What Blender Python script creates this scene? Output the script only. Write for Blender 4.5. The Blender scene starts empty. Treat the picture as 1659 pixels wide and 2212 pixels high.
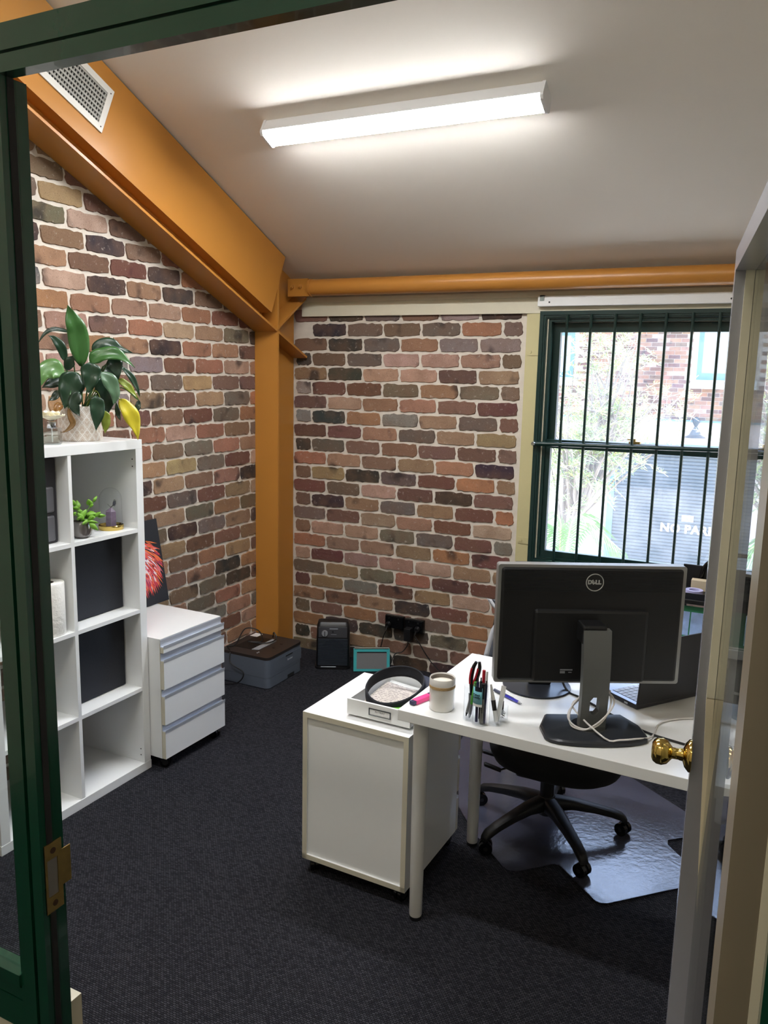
import bpy, bmesh, math, random
from mathutils import Vector, Matrix, Euler
R = random.Random(7)
C = bpy.context.scene.collection
scene = bpy.context.scene
PI = math.pi

# ------------------------------------------------------------------ camera
cam_d = bpy.data.cameras.new('camera')
cam = bpy.data.objects.new('camera', cam_d); C.objects.link(cam)
F_PX, YAW, PITCH, ROLL = 1739.3, 0.457987, 0.167991, 0.0221852
fw = Vector((-math.sin(YAW)*math.cos(PITCH), math.cos(YAW)*math.cos(PITCH), -math.sin(PITCH)))
rt = Vector((math.cos(YAW), math.sin(YAW), 0)); up = rt.cross(fw)
r2 = math.cos(ROLL)*rt + math.sin(ROLL)*up; u2 = -math.sin(ROLL)*rt + math.cos(ROLL)*up
cam.matrix_world = Matrix(((r2.x, u2.x, -fw.x, 2.79615), (r2.y, u2.y, -fw.y, -4.2619), (r2.z, u2.z, -fw.z, 1.75082), (0, 0, 0, 1)))
cam_d.sensor_fit = 'HORIZONTAL'; cam_d.sensor_width = 36; cam_d.lens = F_PX*36/1659
cam_d.clip_start = 0.02; cam_d.clip_end = 200
scene.camera = cam

# ------------------------------------------------------------------ world, sun, exposure
w = bpy.data.worlds.new('sky'); scene.world = w; w.use_nodes = True
nt = w.node_tree; bg = nt.nodes['Background']
sky = nt.nodes.new('ShaderNodeTexSky'); sky.sky_type = 'NISHITA'; sky.sun_disc = False
sky.sun_elevation = math.radians(71); sky.sun_rotation = math.radians(20); sky.air_density = 1.0; sky.dust_density = 1.5
nt.links.new(sky.outputs[0], bg.inputs[0]); bg.inputs[1].default_value = 0.42
sun_d = bpy.data.lights.new('sun', 'SUN'); sun_d.energy = 5.0; sun_d.angle = 0.01; sun_d.color = (1, 0.95, 0.87)
sun = bpy.data.objects.new('sun', sun_d); C.objects.link(sun)
sun.rotation_euler = Vector((0.12, -0.30, -0.95)).to_track_quat('-Z', 'Y').to_euler()
sun.location = (0, 0, 20)
vs = scene.view_settings
vs.view_transform = 'Standard'; vs.look = 'None'; vs.gamma = 1; vs.use_curve_mapping = False; vs.exposure = 2.0
scene.display_settings.display_device = 'sRGB'
cy = scene.cycles
cy.max_bounces = 9; cy.diffuse_bounces = 4; cy.glossy_bounces = 4; cy.transparent_max_bounces = 24; cy.transmission_bounces = 10
cy.caustics_reflective = False; cy.caustics_refractive = False; cy.sample_clamp_indirect = 6; cy.use_denoising = True

# ------------------------------------------------------------------ helpers
def lin(c):
    return tuple(((v/255)/12.92 if v/255 <= 0.04045 else (((v/255)+0.055)/1.055)**2.4) for v in c) + (1,)
MATS = {}
def mat(name, col=(200, 200, 200), rough=0.5, metal=0.0, spec=0.5, noise=0.0, nscale=30, bump=0.0, bscale=60, coat=0.0, emit=None, estr=0, alpha=None, trans=0.0, sss=0):
    if name in MATS: return MATS[name]
    m = bpy.data.materials.new(name); m.use_nodes = True; t = m.node_tree; b = t.nodes['Principled BSDF']
    L = lin(col)
    b.inputs['Base Color'].default_value = L; b.inputs['Roughness'].default_value = rough; b.inputs['Metallic'].default_value = metal
    b.inputs['Specular IOR Level'].default_value = spec; b.inputs['Coat Weight'].default_value = coat
    b.inputs['Transmission Weight'].default_value = trans
    if emit: b.inputs['Emission Color'].default_value = lin(emit); b.inputs['Emission Strength'].default_value = estr
    tc = t.nodes.new('ShaderNodeTexCoord')
    n = t.nodes.new('ShaderNodeTexNoise'); n.inputs['Scale'].default_value = nscale; n.inputs['Detail'].default_value = 4
    t.links.new(tc.outputs['Object'], n.inputs['Vector'])
    mx = t.nodes.new('ShaderNodeMix'); mx.data_type = 'RGBA'
    mx.inputs[6].default_value = tuple(min(1, v*(1-noise)) for v in L[:3])+(1,); mx.inputs[7].default_value = tuple(min(1, v*(1+noise)) for v in L[:3])+(1,)
    t.links.new(n.outputs['Fac'], mx.inputs[0]); t.links.new(mx.outputs[2], b.inputs['Base Color'])
    if bump:
        n2 = t.nodes.new('ShaderNodeTexNoise'); n2.inputs['Scale'].default_value = bscale; n2.inputs['Detail'].default_value = 5
        t.links.new(tc.outputs['Object'], n2.inputs['Vector'])
        bp = t.nodes.new('ShaderNodeBump'); bp.inputs['Strength'].default_value = bump; bp.inputs['Distance'].default_value = 0.004
        t.links.new(n2.outputs['Fac'], bp.inputs['Height']); t.links.new(bp.outputs[0], b.inputs['Normal'])
    MATS[name] = m; return m
def glass(name, tint=(255, 255, 255), rough=0.0, ior=1.45, haze=0.0):
    if name in MATS: return MATS[name]
    m = bpy.data.materials.new(name); m.use_nodes = True; t = m.node_tree
    for n in list(t.nodes): t.nodes.remove(n)
    o = t.nodes.new('ShaderNodeOutputMaterial'); tr = t.nodes.new('ShaderNodeBsdfTransparent'); g = t.nodes.new('ShaderNodeBsdfGlossy')
    lw = t.nodes.new('ShaderNodeLayerWeight'); lw.inputs[0].default_value = 0.5; pw_ = t.nodes.new('ShaderNodeMath'); pw_.operation = 'POWER'; pw_.inputs[1].default_value = 5.0; t.links.new(lw.outputs['Facing'], pw_.inputs[0])
    fr = t.nodes.new('ShaderNodeMapRange'); f0 = ((ior-1)/(ior+1))**2; fr.inputs['To Min'].default_value = f0; fr.inputs['To Max'].default_value = 0.95; t.links.new(pw_.outputs[0], fr.inputs[0]); mx = t.nodes.new('ShaderNodeMixShader')
    tr.inputs[0].default_value = lin(tint); g.inputs['Roughness'].default_value = rough
    t.links.new(fr.outputs[0], mx.inputs[0]); t.links.new(tr.outputs[0], mx.inputs[1]); t.links.new(g.outputs[0], mx.inputs[2])
    last = mx
    if haze:      # dust on the glass
        d = t.nodes.new('ShaderNodeBsdfTranslucent'); d.inputs[0].default_value = lin((235, 235, 240))
        n = t.nodes.new('ShaderNodeTexNoise'); n.inputs['Scale'].default_value = 9; n.inputs['Detail'].default_value = 8
        tc = t.nodes.new('ShaderNodeTexCoord'); t.links.new(tc.outputs['Object'], n.inputs['Vector'])
        mp = t.nodes.new('ShaderNodeMapRange'); mp.inputs['From Min'].default_value = 0.3; mp.inputs['From Max'].default_value = 0.75
        mp.inputs['To Min'].default_value = haze*0.5; mp.inputs['To Max'].default_value = haze*1.5
        t.links.new(n.outputs['Fac'], mp.inputs[0])
        m2 = t.nodes.new('ShaderNodeMixShader'); t.links.new(mp.outputs[0], m2.inputs[0]); t.links.new(mx.outputs[0], m2.inputs[1]); t.links.new(d.outputs[0], m2.inputs[2]); last = m2
    t.links.new(last.outputs[0], o.inputs[0]); MATS[name] = m; return m

class MB:
    """collects shapes into one mesh"""
    def __init__(s): s.v = []; s.f = []
    def add(s, vs, fs, M=None):
        o = len(s.v)
        s.v += [tuple(M @ Vector(p)) for p in vs] if M is not None else [tuple(p) for p in vs]
        s.f += [tuple(i+o for i in f) for f in fs]; return s
    def box(s, x0, y0, z0, x1, y1, z1, M=None):
        x0, x1 = min(x0, x1), max(x0, x1); y0, y1 = min(y0, y1), max(y0, y1); z0, z1 = min(z0, z1), max(z0, z1)
        return s.add([(x0, y0, z0), (x1, y0, z0), (x1, y1, z0), (x0, y1, z0), (x0, y0, z1), (x1, y0, z1), (x1, y1, z1), (x0, y1, z1)],
                     [(3, 2, 1, 0), (4, 5, 6, 7), (0, 1, 5, 4), (1, 2, 6, 5), (2, 3, 7, 6), (3, 0, 4, 7)], M)
    def rbox(s, x0, y0, z0, x1, y1, z1, r=0.004, seg=2, M=None):
        bm = bmesh.new(); bmesh.ops.create_cube(bm, size=1)
        for v in bm.verts:
            v.co = Vector(((x0+x1)/2+v.co.x*abs(x1-x0), (y0+y1)/2+v.co.y*abs(y1-y0), (z0+z1)/2+v.co.z*abs(z1-z0)))
        bmesh.ops.bevel(bm, geom=bm.edges[:], offset=r, segments=seg, profile=0.5, affect='EDGES')
        bm.verts.index_update()
        s.add([tuple(v.co) for v in bm.verts], [tuple(v.index for v in f.verts) for f in bm.faces], M); bm.free(); return s
    def prism(s, poly, a, b, M=None, hole=None):
        """poly in xy, from z=a to z=b"""
        n = len(poly)
        vs = [(x, y, a) for x, y in poly]+[(x, y, b) for x, y in poly]
        fs = [tuple(range(n-1, -1, -1)), tuple(range(n, 2*n))]+[(i, (i+1) % n, n+(i+1) % n, n+i) for i in range(n)]
        return s.add(vs, fs, M)
    def cyl(s, p0, p1, r0, r1=None, n=20, caps=True):
        r1 = r0 if r1 is None else r1
        p0 = Vector(p0); p1 = Vector(p1); d = (p1-p0).normalized()
        a = d.orthogonal().normalized(); b = d.cross(a)
        vs = []
        for p, r in ((p0, r0), (p1, r1)):
            for i in range(n):
                t = 2*PI*i/n; vs.append(tuple(p+a*(r*math.cos(t))+b*(r*math.sin(t))))
        fs = [(i, (i+1) % n, n+(i+1) % n, n+i) for i in range(n)]
        if caps: fs += [tuple(range(n-1, -1, -1)), tuple(range(n, 2*n))]
        return s.add(vs, fs)
    def lathe(s, prof, n=28, M=None):
        """prof: (r, z) list about the z axis"""
        vs = []; fs = []; m = len(prof)
        for i in range(n):
            t = 2*PI*i/n
            for r, z in prof: vs.append((r*math.cos(t), r*math.sin(t), z))
        for i in range(n):
            j = (i+1) % n
            for k in range(m-1): fs.append((i*m+k, j*m+k, j*m+k+1, i*m+k+1))
        return s.add(vs, fs, M)
    def tube(s, pts, r, n=8, closed=False):
        pts = [Vector(p) for p in pts]; m = len(pts); vs = []; fs = []
        rr = r if isinstance(r, (list, tuple)) else [r]*m
        prev = None
        for i in range(m):
            if closed: d = pts[(i+1) % m]-pts[i-1]
            else: d = pts[min(i+1, m-1)]-pts[max(i-1, 0)]
            d.normalize()
            if prev is None: a = d.orthogonal().normalized()
            else:
                a = prev-d*prev.dot(d)
                a = a.normalized() if a.length > 1e-6 else d.orthogonal().normalized()
            prev = a; b = d.cross(a)
            for k in range(n):
                t = 2*PI*k/n; vs.append(tuple(pts[i]+a*(rr[i]*math.cos(t))+b*(rr[i]*math.sin(t))))
        for i in range(m if closed else m-1):
            j = (i+1) % m
            for k in range(n): fs.append((i*n+k, i*n+(k+1) % n, j*n+(k+1) % n, j*n+k))
        if not closed: fs += [tuple(range(n-1, -1, -1)), tuple(range((m-1)*n, m*n))]
        return s.add(vs, fs)
    def mesh(s, name, m=None, smooth=False):
        me = bpy.data.meshes.new(name); me.from_pydata(s.v, [], s.f)
        if m: me.materials.append(m)
        bm = bmesh.new(); bm.from_mesh(me); bmesh.ops.recalc_face_normals(bm, faces=bm.faces[:]); bm.to_mesh(me); bm.free()
        if smooth:
            me.polygons.foreach_set('use_smooth', [True]*len(me.polygons))
            try: me.set_sharp_from_angle(angle=math.radians(smooth if smooth is not True else 40))
            except Exception: pass
        return me
    def build(s, name, m, parent=None, smooth=False, loc=None):
        o = bpy.data.objects.new(name, s.mesh(name, m, smooth)); C.objects.link(o)
        if parent: o.parent = parent
        if loc: o.location = loc
        return o
def tag(o, label=None, cat=None, group=None, kind=None):
    if label: o['label'] = label
    if cat: o['category'] = cat
    if group: o['group'] = group
    if kind: o['kind'] = kind
    return o
def thing(name, label, cat, loc=(0, 0, 0), rz=0, group=None, kind=None):
    o = bpy.data.objects.new(name, None); C.objects.link(o); o.empty_display_size = 0.05
    o.location = loc; o.rotation_euler = (0, 0, rz)
    return tag(o, label, cat, group, kind)
def spline(pts, k=8):
    """Catmull-Rom through pts"""
    P = [Vector(p) for p in pts]; P = [2*P[0]-P[1]]+P+[2*P[-1]-P[-2]]; out = []
    for i in range(1, len(P)-2):
        for j in range(k):
            t = j/k; a, b, c, d = P[i-1:i+3]
            out.append(0.5*((2*b)+(-a+c)*t+(2*a-5*b+4*c-d)*t*t+(-a+3*b-3*c+d)*t**3))
    out.append(P[-2]); return out
def text(name, body, size, m, parent, M, depth=0.0006, bold=0.0, space=1.0, align='CENTER'):
    cu = bpy.data.curves.new(name, 'FONT'); cu.body = body; cu.size = size; cu.extrude = depth; cu.offset = bold; cu.space_character = space
    cu.align_x = align; cu.align_y = 'CENTER'; cu.resolution_u = 3
    ob = bpy.data.objects.new(name, cu); C.objects.link(ob)
    me = bpy.data.meshes.new_from_object(ob.evaluated_get(bpy.context.evaluated_depsgraph_get()))
    bpy.data.objects.remove(ob); me.materials.clear(); me.materials.append(m); me.name = name
    o = bpy.data.objects.new(name, me); C.objects.link(o); o.parent = parent; o.matrix_local = M; return o
def axes(o, x, y, z=None):
    x = Vector(x).normalized(); y = Vector(y).normalized(); z = x.cross(y) if z is None else Vector(z)
    return Matrix(((x.x, y.x, z.x, o[0]), (x.y, y.y, z.y, o[1]), (x.z, y.z, z.z, o[2]), (0, 0, 0, 1)))
def rrect(w, h, r, n=5):
    out = []
    for cx, cy_, a0 in ((w/2-r, h/2-r, 0), (-w/2+r, h/2-r, PI/2), (-w/2+r, -h/2+r, PI), (w/2-r, -h/2+r, 1.5*PI)):
        for i in range(n+1):
            a = a0+PI/2*i/n; out.append((cx+r*math.cos(a), cy_+r*math.sin(a)))
    return out

# ------------------------------------------------------------------ materials
M_orange = mat('orange steel paint', (186, 126, 54), 0.33, noise=0.04, nscale=6)
M_ceil = mat('ceiling paint', (236, 229, 218), 0.75, noise=0.015, nscale=5)
M_white = mat('white melamine', (232, 233, 232), 0.3, noise=0.01)
M_edge = mat('yellowed edge banding', (206, 200, 180), 0.45, noise=0.05, nscale=12)
M_cream = mat('cream trim paint', (196, 186, 140), 0.45, noise=0.03)
M_pelmet = mat('pale cream paint', (208, 201, 178), 0.5, noise=0.03)
M_green = mat('dark green enamel', (16, 62, 46), 0.22, noise=0.1, nscale=8, coat=0.3)
M_gwin = mat('dark green window paint', (18, 46, 42), 0.3, noise=0.08)
M_black = mat('black plastic', (18, 18, 20), 0.42, noise=0.1)
M_blackg = mat('gloss black plastic', (10, 10, 12), 0.18)
M_rubber = mat('black rubber', (16, 16, 17), 0.75, noise=0.1)
M_alu = mat('anodised aluminium', (204, 207, 213), 0.38, metal=0.55, noise=0.02)
M_chrome = mat('polished steel', (205, 207, 210), 0.12, metal=1.0)
M_brass = mat('polished brass', (200, 172, 96), 0.12, metal=1.0, noise=0.03)
M_brass2 = mat('worn brass', (176, 148, 90), 0.4, metal=1.0, noise=0.25, nscale=60)
M_glass = glass('clear glass', (250, 252, 251))
M_glassd = glass('door glass', (244, 247, 246), 0.01)
M_glassw = glass('dusty window glass', (252, 253, 253), 0.0, haze=0.05)
M_acryl = glass('clear acrylic', (253, 254, 255), 0.0, ior=1.4)
M_wire = mat('black cable', (14, 14, 15), 0.5)

def carpet_mat():
    m = bpy.data.materials.new('loop pile carpet'); m.use_nodes = True; t = m.node_tree; b = t.nodes['Principled BSDF']
    b.inputs['Roughness'].default_value = 0.95; b.inputs['Specular IOR Level'].default_value = 0.15
    tc = t.nodes.new('ShaderNodeTexCoord'); br = t.nodes.new('ShaderNodeTexBrick')
    br.inputs['Scale'].default_value = 1; br.inputs['Brick Width'].default_value = 0.011; br.inputs['Row Height'].default_value = 0.0062
    br.inputs['Mortar Size'].default_value = 0.0013; br.inputs['Mortar Smooth'].default_value = 0.6; br.inputs['Bias'].default_value = 0
    br.inputs['Color1'].default_value = lin((62, 62, 68)); br.inputs['Color2'].default_value = lin((36, 36, 42)); br.inputs['Mortar'].default_value = lin((13, 13, 16))
    t.links.new(tc.outputs['Object'], br.inputs['Vector'])
    n = t.nodes.new('ShaderNodeTexNoise'); n.inputs['Scale'].default_value = 260; n.inputs['Detail'].default_value = 2; t.links.new(tc.outputs['Object'], n.inputs['Vector'])
    mx = t.nodes.new('ShaderNodeMix'); mx.data_type = 'RGBA'; mx.blend_type = 'OVERLAY'; mx.inputs[0].default_value = 0.55
    t.links.new(br.outputs['Color'], mx.inputs[6]); t.links.new(n.outputs['Fac'], mx.inputs[7]); t.links.new(mx.outputs[2], b.inputs['Base Color'])
    bp = t.nodes.new('ShaderNodeBump'); bp.inputs['Strength'].default_value = 0.7; bp.inputs['Distance'].default_value = 0.003; bp.invert = True
    t.links.new(br.outputs['Fac'], bp.inputs['Height']); t.links.new(bp.outputs[0], b.inputs['Normal']); return m
M_carpet = carpet_mat()

def brick_mat(name, use_attr=False, wash=1.0):
    m = bpy.data.materials.new(name); m.use_nodes = True; t = m.node_tree; N = t.nodes.new; K = t.links.new; b = t.nodes['Principled BSDF']
    b.inputs['Roughness'].default_value = 0.9; b.inputs['Specular IOR Level'].default_value = 0.2
    if use_attr:
        at = N('ShaderNodeVertexColor'); at.layer_name = 'col'; col = at.outputs[0]
    else:
        oi = N('ShaderNodeObjectInfo'); col = oi.outputs['Color']
    ge = N('ShaderNodeNewGeometry'); pos = ge.outputs['Position']
    def noise(s, d=4, ro=0.55):
        n = N('ShaderNodeTexNoise'); n.inputs['Scale'].default_value = s; n.inputs['Detail'].default_value = d; n.inputs['Roughness'].default_value = ro
        K(pos, n.inputs['Vector']); return n.outputs['Fac']
    def rng(x, a, c, lo, hi):
        r = N('ShaderNodeMapRange'); r.inputs[1].default_value = a; r.inputs[2].default_value = c; r.inputs[3].default_value = lo; r.inputs[4].default_value = hi
        K(x, r.inputs[0]); return r.outputs[0]
    def mix(f, a, c, blend='MIX'):
        x = N('ShaderNodeMix'); x.data_type = 'RGBA'; x.blend_type = blend
        K(f, x.inputs[0])
        for v, i in ((a, 6), (c, 7)):
            if isinstance(v, tuple): x.inputs[i].default_value = v
            else: K(v, x.inputs[i])
        return x.outputs[2]
    c1 = mix(rng(noise(9, 3), 0.35, 0.7, 0, 0.5), col, lin((120, 92, 74)))              # soft body variation
    c2 = mix(rng(noise(7.3, 2), 0.60, 0.72, 0, 0.75), c1, lin((44, 40, 42)))             # burnt patches
    c3 = mix(rng(noise(230, 3, 0.7), 0.56, 0.68, 0, 0.6), c2, lin((60, 44, 36)))         # pits
    c4 = mix(rng(noise(48, 6, 0.7), 0.60, 0.72, 0, 0.55*wash), c3, lin((205, 196, 186))) # lime smears
    K(c4, b.inputs['Base Color'])
    bp = N('ShaderNodeBump'); bp.inputs['Strength'].default_value = 0.6; bp.inputs['Distance'].default_value = 0.004
    K(noise(90, 6, 0.65), bp.inputs['Height']); K(bp.outputs[0], b.inputs['Normal']); return m
M_brick = brick_mat('old brick')
M_brickfill = brick_mat('old brick field', True)
M_mortar = mat('lime mortar', (212, 203, 190), 0.95, noise=0.16, nscale=16, bump=0.8, bscale=45, spec=0.2)
PAL = dict(K=(62, 58, 58), G=(112, 102, 91), S=(136, 129, 125), B=(124, 98, 84), R=(110, 77, 68), O=(162, 117, 90), P=(176, 144, 126), T=(160, 128, 102), Y=(184, 160, 120))
def bcol(ch):
    c = PAL[ch]; k = R.uniform(0.9, 1.08)
    return lin(tuple(max(8, min(235, v*k+R.uniform(-6, 6))) for v in c))
# ================================================================== THE SETTING
XR = 4.0                                   # right wall
def ceil_z(y): return 2.293-0.4345*y
o = MB().box(-0.3, -6.4, -0.12, XR+0.2, 0.25, 0).build('floor', M_carpet); tag(o, 'charcoal loop pile carpet covering the office floor', 'floor', kind='structure')
m = MB()
m.add([(-0.3, 0.25, ceil_z(0.25)), (XR+0.2, 0.25, ceil_z(0.25)), (XR+0.2, -4.4, ceil_z(-4.4)), (-0.3, -4.4, ceil_z(-4.4)),
       (-0.3, 0.25, ceil_z(0.25)+0.15), (XR+0.2, 0.25, ceil_z(0.25)+0.15), (XR+0.2, -4.4, ceil_z(-4.4)+0.15), (-0.3, -4.4, ceil_z(-4.4)+0.15)],
      [(0, 1, 2, 3), (7, 6, 5, 4), (0, 4, 5, 1), (1, 5, 6, 2), (2, 6, 7, 3), (3, 7, 4, 0)])
o = m.build('ceiling', M_ceil); tag(o, 'plain off-white ceiling sloping down towards the window wall', 'ceiling', kind='structure')
M_wallp = mat('corridor wall paint', (205, 198, 184), 0.7, noise=0.03)
o = MB().box(-0.3, -6.6, ceil_z(-4.4), XR+0.2, -4.4, ceil_z(-4.4)+0.15).build('ceiling', M_ceil); tag(o, 'flat corridor ceiling behind the viewer', 'ceiling', kind='structure')
o = MB().box(XR, -6.4, 0, XR+0.2, 0.25, 4.4).build('wall_right', M_wallp); tag(o, 'plain pale wall hidden behind the open door', 'wall', kind='structure')
o = MB().box(-0.3, -6.6, 0, XR+0.2, -6.4, 4.4).build('wall_corridor', M_wallp); tag(o, 'plain pale corridor wall behind the viewer', 'wall', kind='structure')

# ---- brick pieces
def brick_mesh(L, H, seed):
    r = random.Random(seed); pts = []
    def edge(a, b, n, ax):
        for i in range(n):
            t = i/n; x = a[0]+(b[0]-a[0])*t; z = a[1]+(b[1]-a[1])*t
            j = r.uniform(-0.0055, 0.0024) if i else r.uniform(-0.006, -0.001)
            if i: (x, z) = (x+r.uniform(-0.004, 0.004), z+(j if z > 0 else -j)) if ax == 0 else (x+(j if x > 0 else -j), z+r.uniform(-0.003, 0.003))
            else: x += j*(1 if x > 0 else -1); z += j*0.6*(1 if z > 0 else -1)
            pts.append((x, z))
    a, h = L/2, H/2; c = 0.006
    edge((-a+c, -h), (a-c, -h), 10, 0); edge((a, -h+c), (a, h-c), 4, 1); edge((a-c, h), (-a+c, h), 10, 0); edge((-a, h-c), (-a, -h+c), 4, 1)
    n = len(pts); vs = [(x, 0.006, z) for x, z in pts]; k = 0.0035
    vs += [(x-k*(1 if x > 0 else -1), -0.0052+r.uniform(-0.0006, 0.0006), z-k*(1 if z > 0 else -1)) for x, z in pts]
    return vs, [(i, (i+1) % n, n+(i+1) % n, n+i) for i in range(n)]+[tuple(range(n, 2*n))]
def as_mesh(name, vf):
    me = bpy.data.meshes.new(name); me.from_pydata(vf[0], [], vf[1]); me.materials.append(M_brick)
    bm = bmesh.new(); bm.from_mesh(me); bmesh.ops.recalc_face_normals(bm, faces=bm.faces[:]); bm.to_mesh(me); bm.free(); return me
FULL = [brick_mesh(0.233, 0.0785, 100+i) for i in range(12)]; HALF = [brick_mesh(0.112, 0.0775, 200+i) for i in range(4)]
FULL_ME = [as_mesh('brick', v) for v in FULL]; HALF_ME = [as_mesh('half_brick', v) for v in HALF]
def place_brick(parent, p, rz, ch, half=False):
    o = bpy.data.objects.new('half_brick' if half else 'brick', R.choice(HALF_ME if half else FULL_ME)); C.objects.link(o); o.parent = parent
    o.location = p; o.rotation_euler = (R.uniform(-0.012, 0.012), R.uniform(-0.012, 0.012)*0.6, rz+(PI if R.random() < 0 else 0)); o.color = bcol(ch); return o
class Fill:
    def __init__(s): s.v = []; s.f = []; s.c = []
    def add(s, vf, M, ch):
        k = len(s.v); s.v += [tuple(M @ Vector(p)) for p in vf[0]]; s.f += [tuple(i+k for i in f) for f in vf[1]]; s.c += [bcol(ch)]*len(vf[1])
    def build(s, name, parent, m):
        me = bpy.data.meshes.new(name); me.from_pydata(s.v, [], s.f); me.materials.append(m)
        at = me.color_attributes.new('col', 'FLOAT_COLOR', 'CORNER'); d = []
        for p, c in zip(me.polygons, s.c): d += list(c)*p.loop_total
        at.data.foreach_set('color', d)
        bm = bmesh.new(); bm.from_mesh(me); bmesh.ops.recalc_face_normals(bm, faces=bm.faces[:]); bm.to_mesh(me); bm.free()
        o = bpy.data.objects.new(name, me); C.objects.link(o); o.parent = parent; tag(o, kind='stuff'); return o
ANY = 'KGSBBRROOPPTTGBT'

# ---- left wall
wl = MB().box(-0.25, -6.6, 0, -0.001, 0.25, 4.4).build('wall_left', M_mortar)
tag(wl, 'rough recycled brick wall with pale smeared mortar beside the bookcase', 'wall', kind='structure')
LROW = {-2: {6: 'B'}, -1: {7: 'G', 6: 'T', 5: 'R'}, 0: {6: 'G', 5: 'P', 4: 'B'}, 1: {6: 'B', 5: 'K', 4: 'B', 3: 'O'}, 2: {6: 'T', 5: 'R', 4: 'R', 3: 'K', 2: 'O'},
        3: {6: 'P', 5: 'K', 4: 'T', 3: 'K', 2: 'B'}, 4: {6: 'O', 5: 'O', 4: 'T', 3: 'P', 2: 'O', 1: 'R'}, 5: 'KGTPOBP', 6: 'ROOKOOT', 7: 'OPORSSP', 8: 'BBYGB', 9: 'OGTBT', 10: 'OGRBR',
        11: 'GBOPOB', 12: 'TOGB', 13: 'PRGYT', 14: 'KTBTK', 15: 'PTRGR', 16: 'BOGT', 17: 'KTGKG', 18: 'BBRT', 19: 'RTOB', 20: 'OKTB', 21: 'BKGB', 22: 'TOGT', 23: 'GTSB', 24: 'PRB', 25: 'OTB'}
fill = Fill()
for k in range(-14, 28):
    z = 2.3369-0.086*k+0.043; off = 0.387 if k % 2 else 0.487
    for i in range(0, 13):
        yc = -(off+0.24*i)+0.12
        if z-0.03 > 2.02+0.436*(-yc+0.12-0.33) or z < 0.03: continue
        row = LROW.get(k, ''); ch = row.get(i) if isinstance(row, dict) else (row[i] if i < len(row) else None)
        seen = yc > -2.5 and not (yc < -1.86 and z < 1.40)
        ch = ch or R.choice(ANY)
        if seen: place_brick(wl, (0, yc, z), PI/2, ch)
        else: fill.add(R.choice(FULL), Matrix.Translation((0, yc, z)) @ Matrix.Rotation(PI/2, 4, 'Z'), ch)
fill.build('brick_field', wl, M_brickfill)

# ---- back wall with the window opening
WX0, WX1, WZ0, WZ1 = 1.60, 2.84, 0.745, 2.10
m = MB()
m.box(-0.25, 0.001, 0, WX0, 0.25, 2.45).box(WX1, 0.001, 0, XR, 0.25, 2.45).box(WX0, 0.001, 0, WX1, 0.25, WZ0).box(WX0, 0.001, WZ1, WX1, 0.25, 2.45)
wb = m.build('wall_back', M_mortar); tag(wb, 'rough recycled brick wall between the orange column and the window', 'wall', kind='structure')
BROW = [None, ' KGBGOG', 'BKGTSSS', 'KBGPPTB', 'TKPPRTT', 'SRRGOGB', 'BPTTBRR', 'SKOSTGB', 'RRTGTTT', 'KGBBBRB', 'OTBTOKB', 'BTKGROT', 'RGPRKBK', 'BKTGTRO', 'GBPTRPP', 'BPPGGRS', 'OTTTORK',
        'PRPPPTT', 'GTGORRT', 'RTSRTPO', 'TBTKROO', 'GBOBGOO', 'OKKKGOO', 'KBTBBBT', 'GKKKKBB']
fill = Fill()
for b in range(0, 25):
    z = 2.0535-0.086*b+0.043; x0 = -0.055 if b % 2 else 0.055
    if z < 0.03: continue
    for i in range(0, 17):
        xa = x0+0.24*i; xc = xa+0.12
        row = BROW[b] or 'BKGBSKB'; ch = row[i] if i < len(row) else R.choice(ANY)
        if ch == ' ': continue
        if xa >= 1.5 and not (z < WZ0-0.04 or xa > WX1): continue
        if xa > XR-0.24: continue
        if xa+0.235 > 1.595 and xa < 1.5 and z > WZ0-0.04:
            if xa+0.11 < 1.59: place_brick(wb, (xa+0.06, 0, z), 0, ch, True)
            continue
        if xc < 1.62 and z > 0.05:
            if b % 2 and i == 0: place_brick(wb, (0.128, 0, z), 0, ch, True)
            else: place_brick(wb, (xc, 0, z), 0, ch)
        else: fill.add(R.choice(FULL), Matrix.Translation((xc, 0, z)), ch)
fill.build('brick_field', wb, M_brickfill)

# ---- window
win = thing('window_1', 'dark green sash window with vertical security bars over the desk', 'window', (WX0, 0, WZ0), kind='structure')
def ring(mb, x0, z0, x1, z1, t, y0, y1, tb=None, tt=None):
    tb = t if tb is None else tb; tt = t if tt is None else tt
    mb.box(x0, y0, z0, x0+t, y1, z1).box(x1-t, y0, z0, x1, y1, z1).box(x0+t, y0, z0, x1-t, y1, z0+tb).box(x0+t, y0, z1-tt, x1-t, y1, z1); return mb
ox, oz = WX0, WZ0
def rel(mb): mb.v = [(x-ox, y, z-oz) for x, y, z in mb.v]; return mb
rel(ring(MB(), 1.594, 0.738, 2.845, 2.100, 0.020, -0.028, 0.0)).build('architrave', M_gwin, win)
rel(ring(ring(MB(), 1.600, 0.744, 2.839, 2.094, 0.030, -0.016, 0.10), 1.612, 0.756, 2.827, 2.082, 0.012, -0.022, 0)).build('frame', M_gwin, win)
m = MB()
for x in (1.6305, 2.8035): m.box(x, -0.006, 0.78, x+0.006, 0.02, 2.06)
rel(m).build('bead', M_pelmet, win)
m = MB(); ring(m, 1.637, 0.775, 2.802, 2.062, 0.014, 0.0, 0.09); rel(m).build('parting_strip', M_gwin, win)
m = MB(); m.box(1.652, 0.052, 2.042, 2.787, 0.056, 2.048); rel(m).build('light_gap_strip', mat('painted light leak', (235, 235, 225), 0.5), win)  # bright line of leaking daylight at the sash top, painted as a pale strip
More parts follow.
